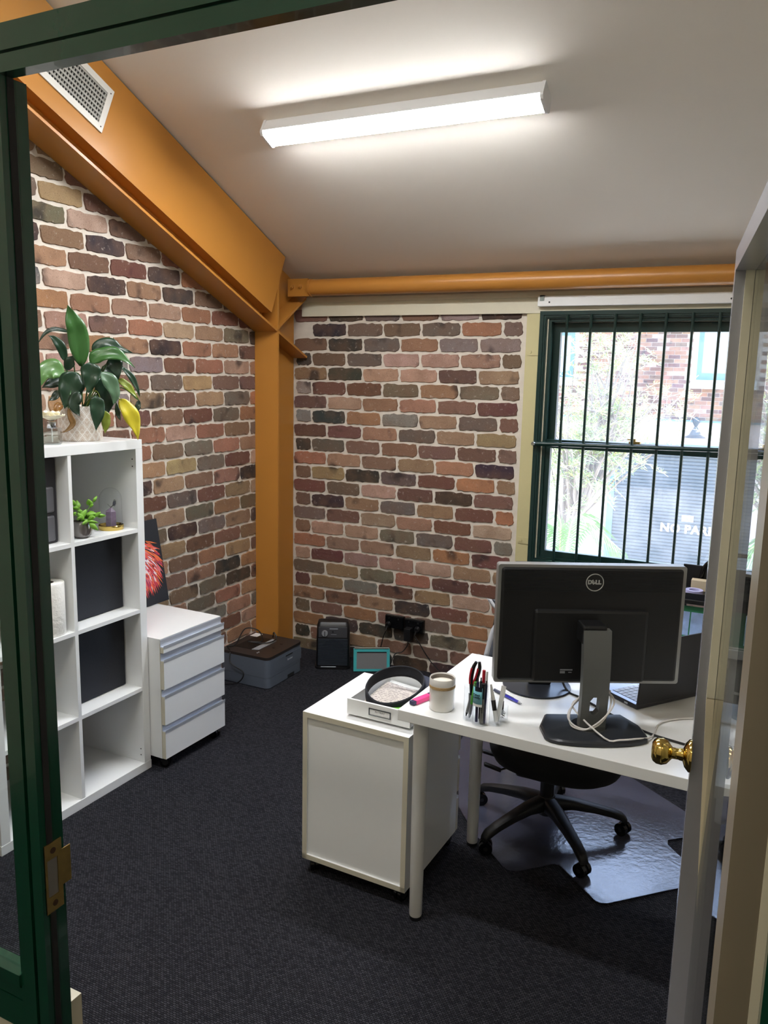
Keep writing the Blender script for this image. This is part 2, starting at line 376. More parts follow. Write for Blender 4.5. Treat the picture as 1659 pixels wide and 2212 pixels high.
up_ = rel(ring(MB(), 1.651, 1.392, 2.788, 2.046, 0.036, 0.052, 0.088, tb=0.04, tt=0.05)).build('upper_sash', M_gwin, win)
lo_ = rel(ring(MB(), 1.651, 0.779, 2.788, 1.432, 0.026, 0.012, 0.048, tb=0.045, tt=0.046)).build('lower_sash', M_gwin, win)
rel(MB().box(1.687, 0.069, 1.432, 2.752, 0.072, 1.996)).build('pane', M_glassw, win)
rel(MB().box(1.677, 0.029, 0.824, 2.762, 0.032, 1.386)).build('pane', M_glassw, win)
rel(MB().box(1.60, 0.10, 0.70, 2.84, 0.30, 0.765)).build('window_sill', M_gwin, win)
for i in range(9):
    x = 1.74+0.122*i; b = MB().cyl((x, -0.034, 0.752), (x, -0.034, 2.082), 0.0075, n=8)
    rel(b).build('security_bar', M_gwin, win, smooth=True)
b = MB().cyl((1.606, -0.044, 1.409), (2.835, -0.044, 1.437), 0.012, n=10); rel(b).build('cross_bar', M_gwin, win, smooth=True)
b = MB().cyl((1.592, -0.048, 1.409), (1.606, -0.046, 1.409), 0.012, n=10); b.cyl((1.600, -0.05, 1.409), (1.600, -0.062, 1.409), 0.013, 0.009, n=12); rel(b).build('bar_end_knob', M_chrome, win, smooth=True)
m = MB().box(2.085, 0.005, 1.432, 2.14, 0.045, 1.444).box(2.10, 0.0, 1.444, 2.118, 0.03, 1.458).box(2.078, 0.002, 1.45, 2.108, 0.012, 1.456); rel(m).build('sash_latch', M_brass2, win)

t1 = thing('trim_1', 'cream painted timber strip between brick wall and window', 'trim', (1.56, 0, 0), kind='structure')
MB().box(-0.038, -0.018, 0, 0.036, 0.0005, 2.09).build('board', M_cream, t1)
for z in (0.872, 1.89):
    tb = MB().box(-0.028, -0.022, z-0.018, 0.034, -0.0182, z+0.018).build('fixing_tab', M_cream, t1)
    MB().cyl((-0.012, -0.022, z), (-0.012, -0.026, z), 0.009, n=12).build('screw_head', M_cream, tb)
t2 = thing('trim_2', 'pale cream pelmet board running over the brick wall', 'trim', (0.125, 0, 2.09), kind='structure')
MB().box(0, -0.022, 0, 2.8, 0.0005, 0.080).build('board', M_pelmet, t2)
MB().box(-0.004, -0.036, 0.080, 2.8, 0.0005, 0.092).box(-0.004, -0.03, 0.092, 2.8, 0.0005, 0.108).build('cap_moulding', M_pelmet, t2)
hr = thing('blind_headrail', 'white blind headrail mounted above the window', 'headrail', (1.585, -0.025, 2.122))
MB().rbox(0, -0.03, 0, 1.3, 0, 0.052, 0.002).build('rail', M_white, hr)
MB().box(0.012, -0.034, 0.028, 0.034, -0.03, 0.056).box(0.012, -0.034, 0.05, 0.034, -0.0, 0.056).build('bracket', mat('grey steel', (120, 125, 120), 0.5, metal=0.8), hr)
for x in (0.062, 0.93): MB().cyl((x, -0.0298, 0.02), (x, -0.0315, 0.02), 0.0045, n=10).build('screw_hole', M_black, hr)

# ---- orange steel frame
TH = math.atan(0.436); sd = Vector((0, -math.cos(TH), math.sin(TH))); nd = Vector((0, math.sin(TH), math.cos(TH)))
def slope(o): return Matrix(((1, sd.x, nd.x, o[0]), (0, sd.y, nd.y, o[1]), (0, sd.z, nd.z, o[2]), (0, 0, 0, 1)))
fr = thing('steel_portal_frame', 'orange painted steel column and sloping rafter in the brick corner', 'steel frame', (0.08, -0.17, 0), kind='structure')
def prt(mb, name, m_, parent, off, smooth=False):
    mb.v = [(x-off[0], y-off[1], z-off[2]) for x, y, z in mb.v]; return mb.build(name, m_, parent, smooth)
O = (0.08, -0.17, 0)
prt(MB().box(0.004, -0.338, 0, 0.162, -0.324, 2.40), 'column_flange', M_orange, fr, O)
prt(MB().box(0.045, -0.324, 0, 0.057, -0.006, 2.40), 'column_web', M_orange, fr, O)
K0 = (0, -0.331, 1.992)
prt(MB().box(0.004, 0.0, -0.012, 0.162, 3.42, 0.0, slope(K0)), 'rafter_flange', M_orange, fr, O)
prt(MB().box(0.045, 0.0, 0.0, 0.057, 3.42, 0.33, slope(K0)), 'rafter_web', M_orange, fr, O)
prt(MB().box(0.057, -0.345, -0.012, 0.16, -0.004, 0.0, slope(K0)), 'stiffener_plate', M_orange, fr, O)
a2 = math.atan2(0.2, 0.31)
Mst = Matrix(((1, 0, 0, 0), (0, math.cos(a2), -math.sin(a2), -0.324), (0, math.sin(a2), math.cos(a2), 1.998), (0, 0, 0, 1)))
prt(MB().box(0.057, 0, 0.0, 0.16, 0.365, 0.012, Mst), 'stiffener_plate', M_orange, fr, O)
pp = thing('eaves_pipe', 'orange round steel tube running along the top of the window wall', 'pipe', (0.2, -0.11, 2.246))
MB().cyl((0.04, 0, 0), (3.75, 0, 0), 0.047, n=28).build('tube', M_orange, pp, smooth=True)
ep = MB().box(-0.10, -0.03, -0.05, 0.04, -0.018, 0.05).build('end_plate', M_orange, pp)
for x in (-0.066, -0.012):
    MB().cyl((x, -0.03, 0.005), (x, -0.042, 0.005), 0.012, n=6).cyl((x, -0.042, 0.005), (x, -0.05, 0.005), 0.006, n=8).build('bolt', M_orange, ep)
MB().cyl((0.04, 0, 0), (0.052, 0, 0), 0.05, n=28).build('collar', M_orange, pp, smooth=True)

# ---- duct box and air grille
B0 = (0.0, -0.403, 2.084)
db = thing('duct_box', 'orange sheet metal duct boxed along the sloping rafter', 'duct', B0)
Mloc = slope((0, 0, 0))
m = MB().box(0.060, 0, 0.0, 0.166, 3.2, 0.345, Mloc); m.build('casing', M_orange, db)
MB().box(0.056, 0.02, -0.034, 0.10, 3.2, 0.0, Mloc).build('lower_fillet', M_orange, db)
SV, NV, LV, HV = 1.38, 0.077, 0.36, 0.197
ventc = Vector(B0)+sd*SV+nd*NV
vt = thing('air_vent_grille', 'white metal air vent grille set in the orange duct', 'air vent', (0.167, ventc.y, ventc.z))
M_vent = mat('white grille paint', (222, 220, 212), 0.4, noise=0.05, nscale=40); M_ventd = mat('grey grille blades', (165, 163, 156), 0.45)
f = MB(); bw = 0.028
for a in ((0, 0, LV, bw), (0, HV-bw, LV, HV), (0, bw, bw, HV-bw), (LV-bw, bw, LV, HV-bw)): f.box(0, a[0], a[1], 0.006, a[2], a[3], Mloc)
fo = f.build('vent_frame', M_vent, vt)
for s_, n_ in ((0.014, 0.02), (0.014, HV-0.02)): MB().cyl(Mloc @ Vector((0.006, s_, n_)), Mloc @ Vector((0.0068, s_, n_)), 0.003, n=8).build('screw_hole', M_black, fo)
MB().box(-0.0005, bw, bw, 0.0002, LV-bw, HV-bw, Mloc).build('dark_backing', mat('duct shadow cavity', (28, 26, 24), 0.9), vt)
nb = 7
for i in range(nb):
    n0 = bw+(HV-2*bw)*(i+0.5)/nb
    MB().add([(0.0058, bw, n0-0.002), (0.0058, LV-bw, n0-0.002), (0.0030, LV-bw, n0+0.0085), (0.0030, bw, n0+0.0085), (0.0070, bw, n0-0.001), (0.0070, LV-bw, n0-0.001), (0.0042, LV-bw, n0+0.0095), (0.0042, bw, n0+0.0095)],
             [(0, 1, 2, 3), (7, 6, 5, 4), (0, 4, 5, 1), (1, 5, 6, 2), (2, 6, 7, 3), (3, 7, 4, 0)], Mloc).build('long_blade', M_ventd, vt)
for i in range(22):
    s0 = bw+(LV-2*bw)*(i+0.5)/22
    MB().box(0.0006, s0-0.003, bw, 0.003, s0+0.003, HV-bw, Mloc).build('cross_blade', M_ventd, vt)

# ---- ceiling lights: LED battens along x
AL = math.atan(0.4345)
def batten(label, yb, LAMP):
    cl = thing('ceiling_light', label, 'light', (1.29, yb, ceil_z(yb)-0.0005), group='LED batten lights on the sloping ceiling')
    Mc = Matrix.Rotation(-AL, 4, 'X'); Mp = Mc @ Matrix(((0, 0, 1, 0), (1, 0, 0, 0), (0, 1, 0, 0), (0, 0, 0, 1)))
    MB().prism([(-0.042, 0), (0.042, 0), (0.052, -0.052), (0.051, -0.0555), (-0.051, -0.0555), (-0.052, -0.052)], -0.612, 0.612, Mp).build('housing', mat('white lamp housing', (225, 225, 225), 0.4), cl)
    prof = [(-0.0440, -0.0557), (-0.042, -0.062), (-0.033, -0.072), (0.033, -0.072), (0.042, -0.062), (0.0440, -0.0557)]
    MB().prism(prof, -0.603, 0.603, Mp).build('diffuser', mat('lit diffuser %d' % LAMP, (255, 255, 255), 0.5, emit=(250, 252, 255), estr=LAMP), cl)
    for x in (-0.615, 0.603):
        MB().prism([(y*1.19, z*1.02) for y, z in prof]+[(0.046, 0.0), (-0.046, 0.0)], x, x+0.012, Mp).build('end_cap', mat('white lamp housing'), cl)
batten('glowing white LED batten light on the sloping ceiling', -1.165, 28)
batten('second LED batten nearer the doorway, above the door header', -2.75, 44)

# ---- front partition: low wall, green door frame, side light and transom
YN, YF = -3.516, -3.473
m = MB().box(-0.25, -3.512, 0, 1.824, -3.49, 0.735); m.box(-0.25, -3.49, 0, 1.824, -3.473, 0.765); m.box(-0.25, -3.473, 0, 1.872, -3.445, 0.765)
m.box(2.90, -3.53, 0, XR, -3.42, 2.11)
o = m.build('wall_front', mat('cream partition paint', (205, 198, 178), 0.6, noise=0.02)); tag(o, 'low cream partition wall under the side light by the doorway', 'wall', kind='structure')
df = thing('trim_3', 'dark green aluminium door frame framing the view', 'door frame', (1.85, -3.5, 0), kind='structure')
O = (1.85, -3.5, 0)
m = MB().box(1.825, YN, 0, 1.855, -3.478, 2.11).box(1.862, YN, 0, 1.88, -3.478, 2.11).box(1.855, -3.508, 0, 1.862, -3.478, 2.11).box(1.825, -3.478, 0, 1.876, YF, 2.11)
m.box(1.876, -3.49, 0, 1.8803, YF, 2.11); m.box(1.88, YN, 0, 1.8815, -3.511, 2.11)
prt(m, 'jamb', M_green, df, O)
for za, zb in ((0, 0.946), (1.059, 2.11)): prt(MB().box(1.877, -3.5035, za, 1.882, -3.4935, zb), 'rubber_seal', M_rubber, df, O)
m = MB().box(2.827, YN, 0, 2.90, YF, 2.11); prt(m, 'jamb', M_green, df, O)
m = MB().box(-0.2, YN, 2.110, XR, -3.4955, 2.131).box(-0.2, YN, 2.135, XR, -3.4955, 2.166).box(-0.2, -3.510, 2.131, XR, -3.4955, 2.135); prt(m, 'header', M_green, df, O)
m = MB().box(-0.2, YN, 0.735, 1.825, -3.49, 0.785).box(-0.2, YN, 0.788, 1.825, -3.49, 0.808).box(-0.2, YN-0.004, 0.811, 1.825, -3.49, 0.832).box(-0.2, -3.51, 0.808, 1.825, -3.49, 0.811); prt(m, 'side_light_sill', M_green, df, O)
# strike plate on the jamb reveal
sp = prt(MB().box(1.8803, -3.509, 0.947, 1.8818, -3.478, 0.972).box(1.8803, -3.509, 1.032, 1.8818, -3.478, 1.058).box(1.8803, -3.509, 0.972, 1.8818, -3.505, 1.032).box(1.8803, -3.486, 0.972, 1.8818, -3.478, 1.032).box(1.8803, -3.478, 0.980, 1.8818, -3.462, 1.038), 'strike_plate', M_brass2, df, O)
sp['label'] = 'worn brass strike plate'
prt(MB().box(1.8801, -3.505, 0.972, 1.8806, -3.486, 1.032), 'latch_hole', mat('grey box strike', (130, 125, 120), 0.5, metal=0.5), sp, (0, 0, 0)).location = tuple(-v for v in (1.85, -3.5, 0))
for z in (0.9595, 1.045): prt(MB().cyl((1.8818, -3.494, z), (1.8826, -3.494, z), 0.0048, n=12), 'screw_head', mat('dull brown screw', (75, 55, 40), 0.6, metal=0.6), sp, (1.85, -3.5, 0))
w2 = tag(MB().box(-0.15, -3.506, 0.832, 1.825, -3.502, 2.11).build('window_2', M_glass), 'clear side light glass left of the doorway', 'window', kind='structure')
w3 = tag(MB().box(-0.15, -3.507, 2.166, XR, -3.503, ceil_z(-3.5)-0.002).build('window_3', M_glass), 'clear transom glass above the door header', 'window', kind='structure')

# ---- the open glazed door, seen nearly edge on
DA = math.atan(0.1164); dd = Vector((math.sin(DA), -math.cos(DA), 0)); dn = Vector((math.cos(DA), math.sin(DA), 0))
dr = thing('door_1', 'open glazed door with brass knob seen edge on at right', 'door', (2.684, -2.57, 0), kind='structure')
Dm = Matrix(((dd.x, dn.x, 0, 0), (dd.y, dn.y, 0, 0), (0, 0, 1, 0), (0, 0, 0, 1)))     # local (u along door, w thickness, z)
M_stile = mat('brushed aluminium door frame', (172, 172, 180), 0.22, metal=0.35, noise=0.03)
M_bead = mat('aged cream glazing bead', (228, 222, 200), 0.5, noise=0.08, nscale=14)
M_bead2 = mat('fresh pine glazing bead', (240, 228, 200), 0.5, noise=0.08, nscale=14)
MB().box(0.0, 0.0, 0.01, 0.030, 0.05, 1.995, Dm).build('latch_stile', M_stile, dr)
MB().box(0.83, 0.0, 0.01, 0.895, 0.040, 1.995, Dm).build('hinge_stile', mat('taupe door enamel', (132, 122, 105), 0.35, noise=0.03), dr)
MB().box(0.895, 0.031, 0.01, 0.897, 0.040, 1.995, Dm).build('hinge_edge_strip', M_bead, dr)
MB().box(0.030, 0.0, 1.955, 0.83, 0.04, 1.995, Dm).build('top_rail', M_stile, dr)
MB().box(0.030, 0.0, 0.01, 0.83, 0.04, 0.12, Dm).build('bottom_rail', M_stile, dr)
for a, b in ((0.018, 0.0335), (0.0345, 0.050)): MB().box(0.030, a, 1.130, 0.036, b, 1.955, Dm).build('glazing_bead', M_bead, dr)
for p in ([(0.018, 1.128), (0.0335, 1.128), (0.0385, 0.66), (0.0375, 0.66)], [(0.0345, 1.128), (0.050, 1.128), (0.0395, 0.66), (0.0388, 0.66)]):
    MB().prism(p, 0.030, 0.036, Dm @ Matrix(((0, 0, 1, 0), (1, 0, 0, 0), (0, 1, 0, 0), (0, 0, 0, 1)))).build('glazing_bead', M_bead2, dr)
MB().box(0.034, 0.034, 0.12, 0.83, 0.037, 1.955, Dm).build('pane', M_glassd, dr)
Mk = Matrix.Translation(dd*0.032+Vector((0, 0, 1.0))) @ axes((0, 0, 0), (0, 0, 1), dd, -dn)   # local z points out of the left face
knob = MB().lathe([(0.0, 0.0), (0.033, 0.0), (0.033, 0.004), (0.024, 0.012), (0.013, 0.016), (0.0125, 0.022), (0.0115, 0.024), (0.0115, 0.036), (0.0165, 0.040), (0.024, 0.046), (0.0275, 0.056), (0.0265, 0.066), (0.022, 0.073), (0.015, 0.0765), (0.0, 0.077)], 32, Mk).build('door_knob', M_brass, dr, smooth=60)
knob['label'] = 'polished brass knob'
# ================================================================== THINGS ON THE LEFT
bk = thing('cube_bookcase', 'white cube bookcase two cells wide standing against the brick wall', 'bookcase', (0.205, -2.085, 0))
X0, X1, HW, HT = -0.195, 0.195, 0.385, 1.466
MB().rbox(X0, -HW, HT-0.038, X1, HW, HT, 0.0012).build('top_panel', M_white, bk)
MB().rbox(X0, -HW-0.003, 0, X1+0.001, HW+0.003, 0.038, 0.0012).build('bottom_panel', M_white, bk)
for s in (-1, 1): MB().box(X0, s*HW, 0.038, X1, s*(HW-0.038), HT-0.038).build('side_panel', M_white, bk)
cellh = (HT-0.076-0.048)/4
for i in range(3): z = 0.038+(i+1)*cellh+i*0.016; MB().box(X0, -HW+0.038, z, X1-0.001, HW-0.038, z+0.016).build('shelf', M_white, bk)
for i in range(4): z = 0.038+i*(cellh+0.016); MB().box(X0, -0.008, z, X1-0.001, 0.008, z+cellh).build('divider', M_white, bk)
sidep = [c for c in bk.children if c.name.startswith('side_panel')][1]
for z in (1.385, 1.355, 0.10, 0.072): MB().cyl((X1-0.02, HW-0.038, z), (X1-0.02, HW-0.0388, z), 0.003, n=8).build('peg_hole', M_black, sidep)
M_box = mat('black storage box fabric', (24, 27, 36), 0.7, noise=0.08, nscale=90, bump=0.15, bscale=300)
for i, lab in ((2, 'black fabric storage box in the upper middle bookcase cell'), (1, 'black fabric storage box in the lower middle bookcase cell')):
    z = 0.038+i*(cellh+0.016)
    b = thing('storage_box', lab, 'storage box', (0.17, -2.085+0.1775, z+0.0003), group='black storage boxes in the bookcase')
    MB().rbox(-0.145, -0.164, 0, 0.14, 0.164, 0.328, 0.006).build('body', M_box, b)
    MB().rbox(0.1395, -0.160, 0.003, 0.1425, 0.160, 0.325, 0.0012).build('front_panel', M_box, b)
b = thing('drawer_unit', 'dark grey small drawer unit in the top left bookcase cell', 'drawer unit', (0.205, -2.253, 1.0927))
MB().rbox(-0.13, -0.16, 0.0, 0.135, 0.155, 0.325, 0.006).build('carcass', mat('dark charcoal plastic', (44, 42, 48), 0.5), b)
Mdr = mat('mid grey drawer plastic', (98, 98, 104), 0.4)
for z in (0.008, 0.118): MB().rbox(0.13, -0.15, z, 0.142, 0.138, z+0.10, 0.008).build('drawer', Mdr, b)
# paper towel roll
b = thing('paper_towel_roll', 'white embossed paper towel roll standing in the left bookcase cell', 'paper towel', (0.338, -2.156, 0.7411))
M_towel = mat('embossed paper', (238, 236, 230), 0.9, bump=0.9, bscale=70, noise=0.02)
MB().lathe([(0.0205, 0), (0.056, 0.0), (0.0575, 0.004), (0.0575, 0.201), (0.056, 0.205), (0.0205, 0.205), (0.0205, 0)], 40).build('paper', M_towel, b, smooth=50)
MB().lathe([(0.0185, 0.001), (0.0203, 0.001), (0.0203, 0.2045), (0.0185, 0.2045), (0.0185, 0.001)], 24).build('core', mat('brown card', (70, 58, 48), 0.9), b, smooth=50)

# ---- peace lily
PL = thing('potted_peace_lily', 'peace lily with drooping and yellowing leaves in patterned pot on bookcase', 'plant', (0.25, -1.886, 1.466))
def pot_mat():
    m = bpy.data.materials.new('diamond print ceramic'); m.use_nodes = True; t = m.node_tree; N = t.nodes.new; K = t.links.new; b = t.nodes['Principled BSDF']
    b.inputs['Roughness'].default_value = 0.4
    tc = N('ShaderNodeTexCoord'); sx = N('ShaderNodeSeparateXYZ'); K(tc.outputs['Object'], sx.inputs[0])
    def M2(op, a, c=None):
        n = N('ShaderNodeMath'); n.operation = op
        for i, v in enumerate((a, c)):
            if v is None: continue
            if isinstance(v, (int, float)): n.inputs[i].default_value = v
            else: K(v, n.inputs[i])
        return n.outputs[0]
    u = M2('MULTIPLY', M2('ARCTAN2', sx.outputs[1], sx.outputs[0]), 14/(2*PI)); v = M2('MULTIPLY', sx.outputs[2], 20.0)
    def tri(x): return M2('ABSOLUTE', M2('SUBTRACT', M2('FRACT', x), 0.5))
    d1, d2 = tri(M2('ADD', u, v)), tri(M2('SUBTRACT', u, v))
    line = M2('MAXIMUM', M2('GREATER_THAN', d1, 0.44), M2('GREATER_THAN', d2, 0.44))
    rib = M2('GREATER_THAN', tri(M2('MULTIPLY', M2('ADD', v, tri(M2('MULTIPLY', u, 1.0))), 3.0)), 0.40)
    mid = M2('GREATER_THAN', tri(M2('ADD', M2('MULTIPLY', u, 2.0), 0.5)), 0.45)
    ff = M2('MAXIMUM', line, M2('MULTIPLY', M2('MAXIMUM', rib, mid), 0.7))
    mx = N('ShaderNodeMix'); mx.data_type = 'RGBA'; K(ff, mx.inputs[0]); mx.inputs[6].default_value = lin((206, 190, 174)); mx.inputs[7].default_value = lin((236, 232, 226))
    K(mx.outputs[2], b.inputs['Base Color']); return m
pt = MB().lathe([(0, 0.0), (0.080, 0.0), (0.085, 0.006), (0.086, 0.135), (0.084, 0.139), (0.080, 0.135), (0.080, 0.115), (0, 0.115)], 44).build('pot', pot_mat(), PL, smooth=50)
MB().lathe([(0, 0.119), (0.05, 0.121), (0.0795, 0.117), (0, 0.1155)], 20).build('soil', mat('potting soil', (40, 30, 24), 0.95, bump=0.8), pt)
def leafmat(n, c, c2):
    m = mat(n, c, 0.35, noise=0.22, nscale=26, coat=0.15, bump=0.2, bscale=40); return m
LM = dict(g1=leafmat('mid green leaf', (52, 96, 42), 0), g2=leafmat('light green leaf', (88, 128, 70), 0), g3=leafmat('grey green leaf', (78, 108, 80), 0), d1=leafmat('dark green leaf', (26, 56, 36), 0), d2=leafmat('deep green leaf', (20, 44, 28), 0),
          y1=leafmat('olive leaf', (120, 134, 40), 0), y2=leafmat('yellowing leaf', (190, 176, 40), 0), b1=leafmat('withered leaf', (108, 78, 40), 0), b2=leafmat('rust brown leaf', (140, 96, 40), 0))
LEAVES = [('g1', [(0.009, 0.010, 0.295), (0.007, 0.001, 0.415), (-0.001, -0.016, 0.475), (-0.008, -0.031, 0.530)], 0.071),
          ('d2', [(-0.056, 0.021, 0.427), (-0.089, -0.022, 0.438), (-0.112, -0.054, 0.420), (-0.129, -0.079, 0.376)], 0.017),
          ('d1', [(-0.063, -0.003, 0.313), (-0.069, -0.016, 0.365), (-0.080, -0.036, 0.397), (-0.093, -0.057, 0.412)], 0.034),
          ('d2', [(-0.038, -0.025, 0.278), (-0.020, -0.015, 0.314), (-0.000, -0.004, 0.333)], 0.037),
          ('g2', [(-0.001, -0.066, 0.267), (-0.028, -0.102, 0.279), (-0.047, -0.130, 0.260), (-0.053, -0.144, 0.209)], 0.074),
          ('d1', [(0.072, -0.068, 0.268), (0.061, -0.087, 0.228), (0.053, -0.103, 0.180), (0.047, -0.117, 0.131)], 0.086),
          ('d1', [(0.128, -0.056, 0.309), (0.132, -0.062, 0.256), (0.130, -0.074, 0.192)], 0.066),
          ('g1', [(0.071, -0.004, 0.312), (0.104, 0.023, 0.340), (0.152, 0.067, 0.342), (0.198, 0.109, 0.292)], 0.054),
          ('d1', [(0.016, 0.065, 0.355), (0.051, 0.096, 0.384), (0.091, 0.131, 0.366), (0.131, 0.167, 0.353)], 0.054),
          ('d2', [(0.112, 0.055, 0.325), (0.132, 0.067, 0.298), (0.144, 0.071, 0.244)], 0.057),
          ('d1', [(0.091, 0.146, 0.296), (0.118, 0.168, 0.258), (0.136, 0.179, 0.216), (0.148, 0.185, 0.173)], 0.023),
          ('g3', [(0.144, -0.023, 0.273), (0.171, -0.001, 0.236), (0.186, 0.007, 0.190), (0.185, -0.001, 0.147)], 0.049),
          ('d2', [(0.107, 0.034, 0.256), (0.116, 0.033, 0.188), (0.122, 0.031, 0.105)], 0.074),
          ('d1', [(0.139, -0.044, 0.181), (0.146, -0.047, 0.123), (0.145, -0.057, 0.047)], 0.051),
          ('y1', [(0.112, 0.104, 0.246), (0.140, 0.124, 0.219), (0.173, 0.150, 0.166)], 0.029),
          ('y2', [(0.175, 0.043, 0.168), (0.200, 0.062, 0.124), (0.220, 0.076, 0.066), (0.230, 0.079, 0.008)], 0.054),
          ('b1', [(0.077, -0.127, 0.135), (0.084, -0.125, 0.104), (0.092, -0.122, 0.075), (0.082, -0.140, 0.051), (0.067, -0.161, 0.041)], 0.020),
          ('b2', [(0.039, -0.119, 0.145), (0.032, -0.137, 0.134), (0.031, -0.148, 0.097)], 0.029),
          ('d2', [(0.098, -0.089, 0.194), (0.088, -0.109, 0.149), (0.107, -0.099, 0.102)], 0.043),
          ('y1', [(0.135, -0.000, 0.123), (0.142, -0.002, 0.080), (0.144, -0.010, 0.034)], 0.034),
          ('d2', [(-0.045, -0.064, 0.198), (-0.048, -0.077, 0.173), (-0.059, -0.099, 0.157)], 0.026),
          ('d2', [(0.134, 0.192, 0.161), (0.135, 0.183, 0.130), (0.132, 0.171, 0.104)], 0.020),
          ('d2', [(-0.069, -0.009, 0.250), (-0.093, -0.045, 0.227), (-0.116, -0.080, 0.207)], 0.046),
          ('d2', [(0.135, 0.064, 0.152), (0.144, 0.064, 0.105), (0.154, 0.065, 0.083)], 0.017),
          ('d2', [(0.065, 0.070, 0.297), (0.091, 0.088, 0.276), (0.109, 0.098, 0.223)], 0.066)]
view = Vector((2.55, -2.376, 0)).normalized()
def leaf(parent, pts, width, m, seed, name='leaf', fold=0.25):
    r = random.Random(seed); S = spline(pts, 6); n = len(S); vs = []; fs = []
    for i, p in enumerate(S):
        t = i/(n-1); d = (S[min(i+1, n-1)]-S[max(i-1, 0)]).normalized()
        a = d.cross(view+Vector((0, 0, 0.5))).normalized(); nn = a.cross(d).normalized()
        if nn.dot(view) < 0: nn = -nn
        wv = width*0.5*1.0*((t+0.01)**0.66)*(max(0.0, 1-t)**1.15)*3.3*(1+0.06*math.sin(11*t+seed))
        for k in range(-3, 4):
            q = k/3; wav = 0.10*width*math.sin(7*t*2+seed+q)*abs(q)
            vs.append(tuple(p+a*(wv*q)+nn*(0.42*wv*(abs(q)**1.3)+wav*0.6-0.25*wv*abs(q)**3)))
    for i in range(n-1):
        for k in range(6): fs.append((i*7+k, i*7+k+1, (i+1)*7+k+1, (i+1)*7+k))
    o = MB().add(vs, fs).build(name, m, parent, smooth=80)
    sm = o.modifiers.new('thickness', 'SOLIDIFY'); sm.thickness = 0.0008
    return o
for i, (c, pts, wd) in enumerate(LEAVES):
    leaf(PL, pts, wd*1.12, LM[c], i)
    a = math.atan2(pts[0][1], pts[0][0])+R.uniform(-0.5, 0.5); rr = R.uniform(0.01, 0.05)
    st = Vector((rr*math.cos(a), rr*math.sin(a), 0.115)); e = Vector(pts[0]); mid = (st*0.4+e*0.6); mid.z = max(st.z, e.z)*0.5+0.08 if e.z < 0.2 else st.z*0.4+e.z*0.6
    if e.z < 0.17: mid.z = max(0.2, e.z+0.05)
    MB().tube(spline([st, mid, e], 6), 0.0024, 6).build('stem', LM['g1'] if c[0] != 'y' else LM['y1'], PL, smooth=True)

# ---- reed diffuser bottle with paper flower
b = thing('flower_diffuser_bottle', 'square glass diffuser bottle topped with a cream paper flower', 'diffuser', (0.315, -2.085, 1.466), rz=0.75)
MB().rbox(-0.033, -0.033, 0.0, 0.033, 0.033, 0.062, 0.005).build('bottle', glass('thick clear glass', (240, 244, 246), ior=1.6), b)
MB().rbox(-0.028, -0.028, 0.006, 0.028, 0.028, 0.034, 0.004).build('liquid', glass('clear liquid', (244, 244, 238), ior=1.35), b)
MB().lathe([(0, 0.062), (0.017, 0.062), (0.018, 0.064), (0.018, 0.084), (0.016, 0.086), (0, 0.086)], 24).build('collar', M_chrome, b, smooth=40)
MB().cyl((0, 0, 0.008), (0, 0, 0.062), 0.003, n=8).build('wick', M_white, b)
M_petal = mat('cream paper petal', (236, 230, 204), 0.8, noise=0.03)
for i in range(11):
    a = i*2.4; ln = 0.048 if i < 6 else 0.032; lift = 0.018 if i < 6 else 0.03
    pts = [(0.004*math.cos(a), 0.004*math.sin(a), 0.088), (ln*0.6*math.cos(a), ln*0.6*math.sin(a), 0.088+lift*0.7), (ln*math.cos(a), ln*math.sin(a), 0.09+lift)]
    vs = []; fs = []; S = spline(pts, 4); tv = Vector((-math.sin(a), math.cos(a), 0))
    for j, p in enumerate(S):
        t = j/(len(S)-1); wv = 0.026*math.sin(PI*min(1, 0.12+0.75*t))
        for k in range(-2, 3): vs.append(tuple(p+tv*(wv*k/2)+Vector((0, 0, 0.006*(k/2)**2))))
    for j in range(len(S)-1):
        for k in range(4): fs.append((j*5+k, j*5+k+1, (j+1)*5+k+1, (j+1)*5+k))
    o = MB().add(vs, fs).build('petal', M_petal, b, smooth=80); sm = o.modifiers.new('thickness', 'SOLIDIFY'); sm.thickness = 0.0008

# ---- succulent in smoky glass
b = thing('potted_succulent', 'small bright green succulent in a smoky ribbed glass pot', 'plant', (0.345, -1.99, 1.0926))
prof = [(0, 0), (0.026, 0.0), (0.036, 0.010), (0.0405, 0.028), (0.039, 0.048), (0.033, 0.066), (0.031, 0.068), (0.030, 0.066), (0.036, 0.048), (0.037, 0.028), (0.033, 0.012), (0, 0.006)]
m = MB(); nn = 48
for i in range(nn):
    t = 2*PI*i/nn; k = 1+(0.012 if i % 2 else -0.012)
    for r_, z_ in prof: m.v.append((r_*k*math.cos(t), r_*k*math.sin(t), z_))
L_ = len(prof)
for i in range(nn):
    for k in range(L_-1): m.f.append((i*L_+k, ((i+1) % nn)*L_+k, ((i+1) % nn)*L_+k+1, i*L_+k+1))
m.build('glass_pot', mat('smoky ribbed glass', (92, 86, 84), 0.12, coat=0.5, spec=0.8), b, smooth=30)
M_succ = mat('succulent green', (120, 168, 58), 0.45, noise=0.18, nscale=40); M_stem = mat('succulent stem', (110, 150, 70), 0.5)
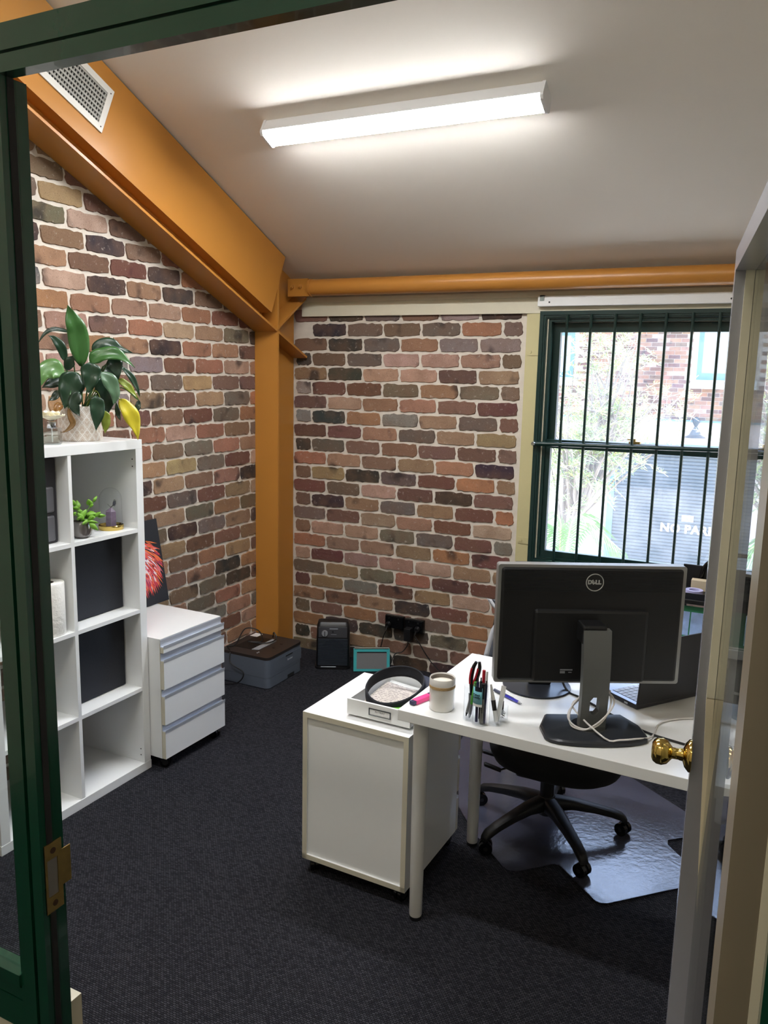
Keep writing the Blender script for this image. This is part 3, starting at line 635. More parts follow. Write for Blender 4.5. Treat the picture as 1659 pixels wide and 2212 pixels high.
def egg(c, d, ln, wd):
    d = Vector(d).normalized(); a = d.orthogonal().normalized(); c2 = d.cross(a); m = MB(); n, k = 7, 8
    for i in range(n):
        t = i/(n-1); r_ = wd*0.5*math.sin(PI*min(0.999, 0.06+0.9*t**0.8)); p = Vector(c)+d*ln*t
        for j in range(k):
            q = 2*PI*j/k; m.v.append(tuple(p+a*(r_*math.cos(q))+c2*(r_*0.55*math.sin(q))))
    for i in range(n-1):
        for j in range(k): m.f.append((i*k+j, i*k+(j+1) % k, (i+1)*k+(j+1) % k, (i+1)*k+j))
    m.f += [tuple(range(k-1, -1, -1)), tuple(range((n-1)*k, n*k))]; return m
stems = [[(0, 0, 0.05), (0.01, -0.02, 0.085), (-0.005, -0.045, 0.105)], [(0, 0, 0.05), (0.01, 0.02, 0.10), (0.01, 0.055, 0.135)], [(0, 0, 0.05), (0.03, -0.01, 0.075), (0.045, 0.0, 0.062)], [(0, 0, 0.05), (-0.01, 0.01, 0.09), (-0.015, -0.012, 0.128)], [(0, 0, 0.05), (0.03, 0.02, 0.08), (0.04, 0.045, 0.082)]]
rr = random.Random(5)
for s in stems:
    S = spline(s, 5); MB().tube(S, 0.0022, 6).build('stem', M_stem, b, smooth=True)
    for j in (4, 8, 10):
        for q in range(2 if j < 10 else 1):
            d = Vector((rr.uniform(-1, 1), rr.uniform(-1, 1), rr.uniform(-0.2, 0.9)))
            if j == 10: d = S[-1]-S[-3]
            egg(S[j], d, rr.uniform(0.032, 0.044), rr.uniform(0.019, 0.025)).build('leaf', M_succ, b, smooth=80)

# ---- glass dome with crystal and butterfly
b = thing('glass_dome_ornament', 'glass cloche with an amethyst point and butterfly on brass base', 'ornament', (0.312, -1.80, 1.0926))
MB().lathe([(0, 0), (0.050, 0), (0.051, 0.002), (0.051, 0.018), (0.049, 0.02), (0.047, 0.012), (0, 0.012)], 40).build('brass_base', M_brass, b, smooth=40)
dm = [(0.046, 0.012), (0.046, 0.125)]+[(0.046*math.cos(a), 0.125+0.05*math.sin(a)) for a in [i*PI/20 for i in range(1, 10)]]+[(0.0005, 0.175)]
MB().lathe(dm, 40).build('glass_dome', M_acryl, b, smooth=60)
M_am = mat('smoky amethyst', (122, 106, 124), 0.15, noise=0.35, nscale=60, coat=0.4)
m = MB(); hx = [(0.024*math.cos(i*PI/3+0.3), 0.024*math.sin(i*PI/3+0.3)) for i in range(6)]
m.add([(x, y, 0.012) for x, y in hx]+[(x*0.95, y*0.95, 0.075) for x, y in hx]+[(0.003, 0.0, 0.094)], [(i, (i+1) % 6, 6+(i+1) % 6, 6+i) for i in range(6)]+[(6+i, 6+(i+1) % 6, 12) for i in range(6)]+[(5, 4, 3, 2, 1, 0)])
m.build('crystal', M_am, b)
bt = MB().tube([(0.004, -0.004, 0.093), (0.008, 0.004, 0.098), (0.012, 0.012, 0.102)], 0.0014, 6).tube([(0.004, -0.004, 0.093), (0.0, -0.016, 0.108)], 0.0005, 5).build('butterfly', M_black, b)
wg = [(0, 0), (0.008, 0.014), (0.022, 0.022), (0.030, 0.016), (0.028, 0.002), (0.016, -0.006)]
bf = axes((0.008, 0.004, 0.098), (-0.3, 0.95, 0.1), (0, -0.15, 1))
MB().prism([(x*0.8+0.003, y*0.8+0.001) for x, y in wg], -0.0002, 0.0002, bf).build('wing_membrane', glass('pale wing membrane', (205, 205, 220), 0.3), bt)
MB().tube([bf @ Vector((x, y, 0)) for x, y in wg], 0.0009, 5, closed=True).tube([bf @ Vector((0, 0, 0)), bf @ Vector((0.02, 0.008, 0))], 0.0006, 5).build('wing_veins', M_black, bt)

# ---- drawer pedestals
def caster(parent, p, rz, r=0.021):
    m = MB(); M_ = Matrix.Translation(p) @ Matrix.Rotation(rz, 4, 'Z')
    for s in (-0.014, 0.003): m.cyl(M_ @ Vector((0.008, s, r)), M_ @ Vector((0.008, s+0.011, r)), r, n=18)
    o = MB().box(-0.012, -0.012, r*1.5, 0.012, 0.012, min(r*2+0.016, 0.0548), M_).cyl(M_ @ Vector((0.008, -0.0158, r)), M_ @ Vector((0.008, 0.0158, r)), r*0.55, n=10).box(-0.01, -0.0158, r*1.2, 0.016, 0.0158, r*2.15, M_)
    c = o.build('caster', M_black, parent); m.build('wheel', M_blackg, c, smooth=40); return c
def pedestal(label, loc, rz):
    t = thing('drawer_pedestal', label, 'drawer cabinet', loc, rz, group='white mobile drawer pedestals')
    W2 = 0.2035
    MB().box(-0.215, -W2, 0.587, 0.215, W2, 0.6055).build('top_panel', M_white, t)
    MB().box(-0.2156, -W2, 0.587, -0.2149, W2, 0.6055).build('edge_band', M_edge, t)
    for s in (-1, 1):
        sp_ = MB().box(-0.215, s*W2, 0.055, 0.213, s*(W2-0.018), 0.587).build('side_panel', M_white, t)
        MB().box(-0.2156, s*W2, 0.055, -0.2149, s*(W2-0.018), 0.587).build('edge_band', M_edge, sp_); MB().box(0.213, s*W2, 0.055, 0.2146, s*(W2-0.018), 0.587).build('edge_band', M_edge, sp_)
    MB().box(-0.215, -W2+0.018, 0.055, 0.213, W2-0.018, 0.073).build('bottom_panel', M_white, t)
    MB().box(-0.2156, -W2, 0.055, -0.2149, W2, 0.073).build('edge_band', M_edge, t)
    MB().box(-0.208, -W2+0.018, 0.073, -0.204, W2-0.018, 0.587).build('back_panel', M_white, t)
    MB().box(0.19, -W2+0.018, 0.073, 0.2, W2-0.018, 0.587).build('inner_front', mat('dark drawer gap', (120, 120, 118), 0.6), t)
    MB().box(0.2146, -W2+0.003, 0.586, 0.2175, W2, 0.600).box(0.2146, -W2+0.003, 0.578, 0.216, W2, 0.60).build('top_rail', M_alu, t)
    for z0, z1 in ((0.545, 0.577), (0.379, 0.515), (0.215, 0.351), (0.056, 0.190)):
        d = MB().box(0.2165, -W2+0.001, z0, 0.2345, W2+0.002, z1-0.006).build('drawer_front', M_white, t)
        MB().box(0.2164, -W2+0.0004, z0, 0.2343, -W2+0.0012, z1-0.008).build('edge_band', M_edge, d)
        MB().box(0.2160, -W2+0.001, z1-0.006, 0.2365, W2+0.002, z1-0.0045).box(0.2350, -W2+0.001, z1-0.010, 0.2367, W2+0.002, z1+0.001).box(0.2152, -W2+0.001, z1-0.006, 0.2168, W2+0.002, z1+0.026).build('pull_channel', M_alu, d)
    for x in (-0.185, 0.19):
        for y in (-0.17, 0.17): caster(t, (x, y, 0), R.uniform(-0.7, 0.7), 0.0235)
    return t
pedestal('white mobile pedestal of four drawers between bookcase and printer', (0.255, -1.4885, 0), math.radians(-1.2))
pedestal('white mobile pedestal seen from behind beside the desk, holding the in tray', (1.612, -1.822, 0), math.radians(90-1.6))

# ---- canvas painting
cv = thing('canvas_painting', 'black canvas with a plume of red, orange and pink brush strokes', 'painting', (0.085, -1.395, 0.6062))
lean = math.atan2(0.07, 0.40); Mcv = axes((0, 0, 0), (0, 1, 0), (-math.sin(lean), 0, math.cos(lean)))     # local x along wall, y up the canvas, z out
MB().rbox(-0.195, 0.002, -0.018, 0.195, 0.418, 0, 0.001, M=Mcv).build('canvas', mat('black canvas', (34, 36, 42), 0.85, bump=0.3, bscale=400), cv)
cols = dict(red=(206, 52, 52), orange=(240, 120, 60), pink=(226, 120, 130), magenta=(170, 50, 90), white=(238, 226, 232), coral=(235, 90, 76)); sr = random.Random(11)
grp = {k: MB() for k in cols}
for i in range(520):
    k = sr.choice(['red', 'coral', 'coral', 'orange', 'orange', 'pink', 'magenta', 'white'])
    a = sr.uniform(0, 1); bx_ = sr.uniform(-0.12, 0.15); by_ = 0.10+0.22*a
    ang = -0.35-1.05*(1-a)+sr.uniform(-0.14, 0.14); ln = sr.uniform(0.035, 0.085); wd = sr.uniform(0.0022, 0.0055)
    bx_ = min(bx_, 0.055+0.085*math.sin(PI*(0.15+0.75*(1-a)))); dx, dy = math.cos(ang)*ln, math.sin(ang)*ln
    nx, ny = -math.sin(ang)*wd, math.cos(ang)*wd; h = 0.0003+0.000002*i
    if by_+dy < 0.04: continue
    grp[k].add([(bx_-nx*0.4, by_-ny*0.4, h), (bx_+dx*0.5-nx, by_+dy*0.5-ny, h+0.0004), (bx_+dx, by_+dy, h), (bx_+dx*0.5+nx, by_+dy*0.5+ny, h+0.0004), (bx_+nx*0.4, by_+ny*0.4, h)], [(0, 1, 2, 3, 4)], Mcv)
for k in cols: grp[k].build('brush_strokes', mat('acrylic paint '+k, cols[k], 0.5), cv)

# ---- printer
pr = thing('laser_printer', 'grey laser printer with dark brown top on the floor by the orange column', 'printer', (0.178, -0.527, 0))
M_pg = mat('printer grey plastic', (92, 100, 112), 0.45, noise=0.03); M_pd = mat('printer dark brown lid', (44, 39, 37), 0.4, noise=0.05)
def rpoly(x0, y0, x1, y1, r): return [(x+(x0+x1)/2, y+(y0+y1)/2) for x, y in rrect(x1-x0, y1-y0, r, 6)]
MB().prism(rpoly(-0.168, -0.178, 0.166, 0.178, 0.03), 0.004, 0.062).build('paper_tray', M_pg, pr, smooth=40)
MB().box(0.14, 0.02, 0.004, 0.1668, 0.09, 0.024).build('tray_grip', mat('dark recess', (25, 27, 30), 0.6), pr)
MB().prism(rpoly(-0.168, -0.178, 0.166, 0.178, 0.03), 0.064, 0.168).build('body', M_pg, pr, smooth=40)
MB().box(0.1655, -0.12, 0.082, 0.1672, 0.165, 0.15).build('front_flap', M_pg, pr)
MB().box(0.1655, 0.0, 0.14, 0.1682, 0.07, 0.1475).build('flap_grip', mat('dark recess'), pr)
MB().prism(rpoly(-0.168, -0.178, 0.167, 0.178, 0.03), 0.1685, 0.184).build('lid', M_pd, pr, smooth=40)
MB().add([(-0.12, -0.10, 0.1845), (0.0, -0.10, 0.1845), (0.0, 0.11, 0.1845), (-0.12, 0.11, 0.1845), (-0.115, -0.095, 0.1848), (-0.005, -0.095, 0.1848), (-0.005, 0.105, 0.1848), (-0.115, 0.105, 0.1848)], [(0, 1, 2, 3), (0, 4, 5, 1), (1, 5, 6, 2), (2, 6, 7, 3), (3, 7, 4, 0), (4, 7, 6, 5)]).build('output_slot', mat('black recess', (12, 12, 12), 0.5), pr)
MB().add([(0.0, -0.10, 0.1846), (0.04, -0.085, 0.1846), (0.04, 0.095, 0.1846), (0.0, 0.11, 0.1846), (0.0, -0.10, 0.187), (0.04, -0.085, 0.187), (0.04, 0.095, 0.187), (0.0, 0.11, 0.187)], [(0, 1, 5, 4), (1, 2, 6, 5), (2, 3, 7, 6), (3, 0, 4, 7), (4, 5, 6, 7), (3, 2, 1, 0)]).build('paper_stop', mat('light grey plastic', (150, 152, 156), 0.4), pr)
MB().box(-0.155, 0.10, 0.1842, -0.105, 0.16, 0.1852).build('sticker', M_white, pr)
for y in (-0.02, 0.06): MB().box(0.085, y, 0.1838, 0.10, y+0.012, 0.1855).build('latch', M_black, pr)
M_lt = mat('pale grey print', (176, 182, 190), 0.5)
text('printed_logo', 'brother', 0.017, M_lt, pr, axes((0.1674, 0.045, 0.118), (0, 1, 0), (0, 0, 1)), 0.0003, bold=0.0004)
for y in (-0.13, -0.115): MB().cyl((0.06, y, 0.184), (0.06, y, 0.1856), 0.004, n=10).build('button', M_lt, pr)
pc = MB().tube(spline([(0.03, -0.66, 0.19), (0.06, -0.62, 0.195), (0.04, -0.50, 0.25), (0.10, -0.45, 0.235), (0.16, -0.50, 0.195), (0.10, -0.56, 0.20), (0.2, -0.52, 0.195), (0.22, -0.44, 0.20), (0.19, -0.42, 0.23), (0.17, -0.40, 0.19)], 8), 0.0036, 8)
pc.tube(spline([(0.03, -0.66, 0.19), (0.08, -0.70, 0.18), (0.10, -0.722, 0.12), (0.19, -0.725, 0.08), (0.16, -0.74, 0.02), (0.06, -0.78, 0.005), (0.02, -0.9, 0.004)], 8), 0.0036, 8)
tag(pc.build('power_cable', M_wire, None, smooth=True), 'black power cable looped on top of the laser printer', 'cable')

# ---- fan heater
ht = thing('fan_heater', 'black upright fan heater with a silver dial on the carpet', 'heater', (0.458, -0.175, 0), rz=math.radians(27))
MB().prism(rpoly(-0.108, -0.085, 0.108, 0.075, 0.035), 0, 0.014).build('base', M_black, ht, smooth=40)
m = MB(); prof2 = [(0.0145, -0.080, 0.062, 0.100), (0.06, -0.080, 0.06, 0.100), (0.20, -0.076, 0.05, 0.099), (0.265, -0.066, 0.04, 0.097), (0.285, -0.05, 0.022, 0.090)]
for z, y0, y1, hw in prof2: m.v += [(x, y, z) for x, y in rpoly(-hw, y0, hw, y1, 0.022)]
n_ = 28
for i in range(len(prof2)-1):
    for k in range(n_): m.f.append((i*n_+k, i*n_+(k+1) % n_, (i+1)*n_+(k+1) % n_, (i+1)*n_+k))
m.f += [tuple(range(n_-1, -1, -1)), tuple(range(4*n_, 5*n_))]
m.build('housing', M_black, ht, smooth=40)
M_hs = mat('dark slate plastic', (52, 58, 68), 0.3)
for i in range(19):
    z = 0.028+i*0.0088; MB().box(-0.088, -0.0855+0.00002*i, z, 0.088, -0.075, z+0.0042).build('grille_slat', M_hs, ht)
MB().cyl((0, -0.079, 0.112), (0, -0.0805, 0.112), 0.074, n=36).build('fan_shroud', mat('deep black', (6, 6, 7), 0.5), ht)
MB().box(-0.085, -0.0825, 0.20, 0.085, -0.07, 0.262).build('control_panel', mat('dark grey panel', (66, 66, 70), 0.35), ht)
dl = MB().cyl((-0.048, -0.082, 0.226), (-0.048, -0.094, 0.226), 0.019, 0.017, n=28).build('dial', mat('silver dial', (190, 192, 196), 0.3, metal=0.6), ht, smooth=40)
MB().box(-0.050, -0.0955, 0.211, -0.046, -0.093, 0.241).build('dial_mark', M_black, dl)
MB().cyl((0.0, -0.0825, 0.235), (0.0, -0.0832, 0.235), 0.006, n=12).build('indicator', M_black, ht)
MB().box(-0.02, -0.0828, 0.252, 0.03, -0.0822, 0.256).build('printed_mark', M_lt, ht); MB().box(-0.012, -0.0828, 0.218, 0.022, -0.0822, 0.2195).build('printed_mark', M_lt, ht)
MB().box(-0.07, -0.0885, 0.016, 0.02, -0.0862, 0.021).build('warning_strip', M_lt, ht)

# ---- teal speaker
tl = thing('portable_speaker', 'teal framed portable speaker with grey grille on the floor', 'speaker', (0.708, -0.15, 0), rz=math.radians(30))
M_teal = mat('teal rubber', (66, 172, 176), 0.5)
m = MB(); Mt = Matrix.Rotation(math.radians(-8), 4, 'X')
ring(m, -0.108, 0.002, 0.108, 0.132, 0.018, -0.026, 0.024, tb=0.016, tt=0.014); m.v = [tuple(Mt @ Vector(p)) for p in m.v]; m.build('sleeve', M_teal, tl)
MB().box(-0.090, -0.0265, 0.0166, 0.090, 0.02, 0.1175, Mt).build('grille', mat('grey metal mesh', (120, 120, 122), 0.5, noise=0.1, nscale=300), tl)
MB().box(-0.088, -0.0275, 0.113, 0.088, -0.0262, 0.1195, Mt).build('top_gap', M_black, tl)
MB().rbox(-0.103, -0.012, 0.1322, 0.103, 0.022, 0.139, 0.002, M=Mt).build('control_strip', M_black, tl)
ring_ = MB(); ring_.box(-0.103, -0.0165, 0.1385, 0.103, -0.013, 0.1425, Mt); ring_.build('top_lip', mat('bone plastic', (214, 206, 190), 0.4), tl)

# ---- wall outlets, plugs and leads
for x, lab, nm in ((0.797, 'black double power outlet on brick wall, nearer the fan heater', 0), (0.927, 'black double power outlet on brick wall holding the charger plug', 1)):
    t = thing('wall_outlet', lab, 'outlet', (x, -0.0062, 0.285-(0.004 if nm else 0)), group='black wall outlets')
    MB().rbox(-0.061, -0.026, -0.040, 0.061, 0, 0.040, 0.003).build('mounting_block', M_blackg, t)
    MB().rbox(-0.058, -0.034, -0.037, 0.058, -0.0262, 0.037, 0.002).build('face_plate', M_blackg, t)
    for sx_ in (-0.03, 0.03):
        MB().box(sx_-0.005, -0.037, 0.018, sx_+0.005, -0.0342, 0.028).build('switch', M_black, t)
def plug(name, lab, p, r_=0.018):
    t = thing(name, lab, 'plug', p)
    MB().cyl((0, 0, 0), (0, -0.024, -0.004), r_, r_*0.75, n=16).cyl((0, -0.022, -0.006), (-0.004, -0.034, -0.03), 0.006, 0.004, n=8).build('plug_body', M_black, t, smooth=40); return t
plug('power_plug', 'black round plug in the outlet nearer the fan heater', (0.765, -0.0412, 0.272))
plug('power_plug', 'black round plug beside the charger with a lead running right', (0.955, -0.0412, 0.270))
t = thing('charger_plug', 'black square charger plugged into the wall outlet', 'charger', (0.905, -0.0412, 0.245))
MB().rbox(-0.021, -0.045, -0.048, 0.021, 0, 0.03, 0.003).build('adapter_body', M_black, t)
for lab, pts in (('thin black lead hanging from outlet towards the teal speaker', [(0.762, -0.078, 0.236), (0.745, -0.075, 0.19), (0.725, -0.07, 0.12), (0.70, -0.07, 0.06), (0.68, -0.06, 0.02), (0.62, -0.055, 0.006)]),
                 ('thin black lead hanging from the charger plug', [(0.905, -0.065, 0.195), (0.90, -0.06, 0.165), (0.868, -0.06, 0.12), (0.83, -0.075, 0.105), (0.815, -0.10, 0.06), (0.80, -0.105, 0.02)]),
                 ('black lead running from outlet down behind the desk', [(0.952, -0.075, 0.236), (0.985, -0.07, 0.19), (1.03, -0.06, 0.12), (1.075, -0.055, 0.07), (1.16, -0.05, 0.02), (1.4, -0.05, 0.005)])):
    tag(MB().tube(spline(pts, 8), 0.0032, 7).build('electric_lead', M_wire, None, smooth=True), lab, 'cable')
# ================================================================== DESK AND THINGS ON IT
DZ = 0.74
ra = math.radians(-2.0); corner = Vector((1.812, -2.140, 0)); dc = corner+Matrix.Rotation(ra, 3, 'Z') @ Vector((0.6, 0.3, 0))
dk = thing('desk', 'white rectangular desk with round legs carrying the monitors', 'desk', dc, ra)
MB().rbox(-0.6, -0.3, DZ-0.034, 0.6, 0.3, DZ, 0.0015).build('desk_top', M_white, dk)
M_leg = mat('white powder coat', (222, 222, 220), 0.35)
for x in (-0.553, 0.553):
    for y in (-0.225, 0.262):
        l = MB().lathe([(0, 0.012), (0.0195, 0.012), (0.021, 0.016), (0.025, DZ-0.036), (0.033, DZ-0.0345), (0, DZ-0.0345)], 24, Matrix.Translation((x, y, 0))).build('leg', M_leg, dk, smooth=40)
        MB().cyl((x, y, 0), (x, y, 0.0122), 0.0205, n=20).build('foot', M_black, l)
# second desk by the window
d2 = thing('side_desk', 'white desk under the window behind the monitors', 'desk', (3.05, -0.74, 0))
MB().rbox(-0.60, -0.27, DZ-0.034, 0.6, 0.27, DZ, 0.0015).build('desk_top', M_white, d2)
for x in (-0.34, 0.54):
    for y in (-0.21, 0.21): MB().cyl((x, y, 0), (x, y, DZ-0.034), 0.021, 0.025, n=18).build('leg', M_leg, d2, smooth=40)

# ---- main monitor, back to the viewer
YM = math.radians(28)
mo = thing('monitor', 'large black monitor seen from behind with silver rim and grey stand', 'monitor', (2.367, -1.995, DZ), YM)
M_mblk = mat('matte black monitor shell', (5, 5, 7), 0.5, noise=0.05); M_rim = mat('silver grey rim', (150, 150, 148), 0.35, metal=0.5); M_std = mat('gunmetal stand', (104, 106, 104), 0.42, metal=0.35, noise=0.03)
ZC = 0.297
bp_ = [(-0.118, 0.078), (0.118, 0.078)]+[(0.150-0.006*abs(t-0.5), 0.03-0.10*t) for t in (0.3, 0.7, 1.0)]+[(0.146*math.cos(a), -0.078-0.042*math.sin(a)) for a in [i*PI/10 for i in range(1, 10)]]+[(-0.150, -0.07), (-0.15, -0.04), (-0.15, 0.0)]
m = MB(); n_ = len(bp_)
for z, k in ((0.0, 0.97), (0.005, 1.0), (0.011, 0.99), (0.0155, 0.95)): m.v += [(x*k, y*k, z) for x, y in bp_]
for i in range(3):
    for k in range(n_): m.f.append((i*n_+k, i*n_+(k+1) % n_, (i+1)*n_+(k+1) % n_, (i+1)*n_+k))
m.f += [tuple(range(n_-1, -1, -1)), tuple(range(3*n_, 4*n_))]
m.build('base', mat('dark satin base', (42, 45, 50), 0.3, noise=0.04), mo, smooth=35)
MB().cyl((-0.005, -0.005, 0.0155), (-0.005, -0.005, 0.018), 0.052, n=32).build('swivel_ring', M_chrome, mo, smooth=40)
def arm(zs, w0, w1, y0, x0=0.0):
    m = MB(); k = len(zs)
    for z in zs:
        t = (z-0.018)/0.29; yb = y0-0.016*math.sin(PI*t*0.9)+0.012*t; hw = 0.038+0.002*t
        m.v += [(x0-hw+w0*2*hw, yb, z), (x0-hw+w1*2*hw, yb, z), (x0-hw+w1*2*hw, yb+0.028, z), (x0-hw+w0*2*hw, yb+0.028, z)]
    for i in range(k-1):
        for j in range(4): m.f.append((i*4+j, i*4+(j+1) % 4, (i+1)*4+(j+1) % 4, (i+1)*4+j))
    m.f += [(3, 2, 1, 0), tuple((k-1)*4+j for j in range(4))]; return m
A_ = MB()
for mm in (arm([0.018, 0.04, 0.058], 0, 1, -0.022), arm([0.058, 0.068, 0.078, 0.090, 0.102, 0.112], 0, 0.32, -0.022), arm([0.058, 0.068, 0.078, 0.090, 0.102, 0.112], 0.68, 1, -0.022), arm([0.112, 0.14, 0.17, 0.2, 0.23, 0.26, 0.285, 0.30, 0.306], 0, 1, -0.022)): A_.add(mm.v, mm.f)
for z, s in ((0.058, 1), (0.112, -1)):
    for e in (-1, 1): A_.add([(e*0.0137, -0.030, z), (e*0.0045, -0.030, z), (e*0.0137, -0.030, z+s*0.012), (e*0.0137, 0.0, z), (e*0.0045, 0.0, z), (e*0.0137, 0.0, z+s*0.012)], [(0, 1, 2), (5, 4, 3), (1, 4, 5, 2), (0, 2, 5, 3), (0, 3, 4, 1)])
A_.build('stand_arm', M_std, mo)
MB().rbox(-0.042, -0.012, 0.262, 0.028, 0.066, 0.318, 0.006).build('arm_head', M_mblk, mo)
m = MB().prism(rrect(0.556, 0.361, 0.008), 0, 0.034, axes((0, 0.071, ZC), (1, 0, 0), (0, 0, 1), (0, 1, 0))); m.build('rim', M_rim, mo, smooth=30)
MB().rbox(-0.268, 0.062, ZC-0.172, 0.268, 0.09, ZC+0.172, 0.008).build('back_shell', M_mblk, mo)
MB().rbox(-0.17, 0.052, ZC-0.172, 0.17, 0.08, ZC+0.05, 0.01).build('rear_hump', M_mblk, mo)
m = MB()
for i in range(16):
    z = ZC+0.166-i*0.0042; m.box(-0.262, 0.0605, z, 0.262, 0.0625, z+0.0019)
m.build('vent_ribs', mat('ribbed black shell', (22, 23, 27), 0.35), mo)
MB().box(-0.27, 0.1045, ZC-0.172, 0.27, 0.106, ZC+0.172).build('screen', M_blackg, mo)
lgM = axes((0.004, 0.0600, ZC+0.132), (1, 0, 0), (0, 0, 1)); M_logo = mat('pale grey logo', (176, 176, 172), 0.4)
lg = MB().cyl((0.004, 0.0625, ZC+0.132), (0.004, 0.0602, ZC+0.132), 0.026, n=40).build('badge', M_mblk, mo, smooth=40)
m = MB(); nn = 44
for rr_, yy in ((0.0240, 0.0601), (0.0265, 0.0601), (0.0265, 0.0590), (0.0240, 0.0590)): m.v += [(0.004+rr_*math.cos(2*PI*i/nn), yy, ZC+0.132+rr_*math.sin(2*PI*i/nn)) for i in range(nn)]
for a in range(4):
    for i in range(nn): m.f.append((a*nn+i, a*nn+(i+1) % nn, ((a+1) % 4)*nn+(i+1) % nn, ((a+1) % 4)*nn+i))
m.build('badge_ring', M_logo, lg, smooth=40)
for ch, dx, rot in (('D', -0.0148, 0), ('E', -0.0050, 0.62), ('L', 0.0056, 0), ('L', 0.0142, 0)):
    text('badge_letter', ch, 0.0165, M_logo, lg, axes((0.004+dx, 0.0596, ZC+0.1322), (math.cos(rot), 0, math.sin(rot)), (-math.sin(rot), 0, math.cos(rot))), 0.0004, bold=0.0009)
MB().box(-0.085, 0.0516, ZC-0.135, -0.048, 0.0521, ZC-0.131).box(-0.085, 0.0516, ZC-0.144, -0.07, 0.0521, ZC-0.137).box(-0.06, 0.0516, ZC-0.142, -0.05, 0.0521, ZC-0.1395).build('rating_label', mat('dim white print', (130, 132, 138), 0.6), mo)
# ---- white cable wound round the stand
pts = []
for i in range(34):
    t = i/33*2*PI*2.35+0.3; rx, ry = 0.060+0.006*math.sin(t*0.7), 0.050
    zz = 0.062+0.046*math.sin(t+0.9)+0.006*math.sin(2.3*t)
    pts.append((rx*math.cos(t)-0.002, -0.005+ry*math.sin(t), max(0.021, zz+0.006)))
Mm = Matrix.Translation((2.367, -1.995, DZ)) @ Matrix.Rotation(YM, 4, 'Z')
pw = [Mm @ Vector(p) for p in pts]+[Vector(p) for p in ((2.425, -2.08, DZ+0.022), (2.465, -2.068, DZ+0.021), (2.505, -2.035, DZ+0.02), (2.538, -1.965, DZ+0.006), (2.548, -1.845, DZ+0.004), (2.64, -1.76, DZ+0.004), (2.75, -1.76, DZ+0.004))]
tag(MB().tube(spline(pw, 4), 0.0026, 8).build('charging_cable', mat('white cable', (214, 210, 206), 0.45), None, smooth=True), 'white cable coiled round the grey monitor stand', 'cable')
tag(MB().tube(spline([(2.20, -1.69, 0.845), (2.215, -1.725, 0.775), (2.245, -1.75, DZ+0.005), (2.291, -1.777, DZ+0.004), (2.386, -1.85, DZ+0.004), (2.46, -1.90, DZ+0.004), (2.53, -1.945, DZ+0.004), (2.68, -1.98, DZ+0.004)], 8), 0.0036, 8).build('monitor_cable', M_wire, None, smooth=True), 'black cable running across the desk behind the monitor stand', 'cable')

# ---- second monitor on a round base, mostly hidden
m2 = thing('monitor', 'second black monitor on a round base, hidden behind the main monitor', 'monitor', (2.135, -1.742, DZ), math.radians(24))
MB().lathe([(0, 0), (0.108, 0), (0.112, 0.003), (0.111, 0.007), (0.06, 0.012), (0, 0.014)], 44).build('base', mat('dark slate base', (50, 53, 60), 0.28), m2, smooth=40)
MB().rbox(-0.03, -0.018, 0.012, 0.045, 0.018, 0.15, 0.006).build('stand_arm', M_mblk, m2)
MB().rbox(-0.09, 0.0, 0.13, 0.37, 0.03, 0.42, 0.006).build('shell', M_mblk, m2)
MB().box(-0.08, 0.0301, 0.14, 0.36, 0.0312, 0.41).build('screen', M_blackg, m2)

# ---- laptop
lp = thing('laptop', 'open dark grey laptop with silver keyboard behind the monitor stand', 'laptop', (2.466, -1.782, DZ), math.radians(54))
M_lap = mat('dark grey laptop shell', (40, 40, 44), 0.45, noise=0.04); M_deck = mat('silver keyboard deck', (176, 182, 196), 0.35, metal=0.4)
MB().rbox(0, 0, 0.002, 0.315, 0.215, 0.015, 0.0025).build('base', M_lap, lp)
dkk = MB().box(0.003, 0.012, 0.015, 0.312, 0.211, 0.0158).build('keyboard_deck', M_deck, lp)
for r_ in range(6):
    for c_ in range(13):
        MB().box(0.022+c_*0.0212, 0.022+r_*0.0178, 0.0158, 0.022+c_*0.0212+0.0188, 0.022+r_*0.0178+0.0155, 0.0172).build('key', mat('silver key', (190, 196, 208), 0.4), dkk)
MB().box(0.02, 0.0195, 0.01581, 0.30, 0.13, 0.0159).build('key_well', mat('dark key gaps', (30, 34, 44), 0.6), dkk)
MB().box(0.10, 0.145, 0.0158, 0.21, 0.20, 0.0162).build('touchpad', M_deck, dkk)
for y, c in ((0.04, M_chrome), (0.07, M_black), (0.10, M_black), (0.13, M_black)): MB().box(-0.0004, y, 0.005, 0.001, y+0.015, 0.011).build('port', c, lp)
tl_ = math.radians(5); Ml = Matrix(((1, 0, 0, 0), (0, math.cos(tl_), -math.sin(tl_), 0.006), (0, math.sin(tl_), math.cos(tl_), 0.014), (0, 0, 0, 1)))
MB().rbox(0, -0.006, 0, 0.315, 0, 0.212, 0.002, M=Ml).build('lid', M_lap, lp)
MB().box(0.008, 0.0001, 0.012, 0.307, 0.0008, 0.204, Ml).build('screen', M_blackg, lp)

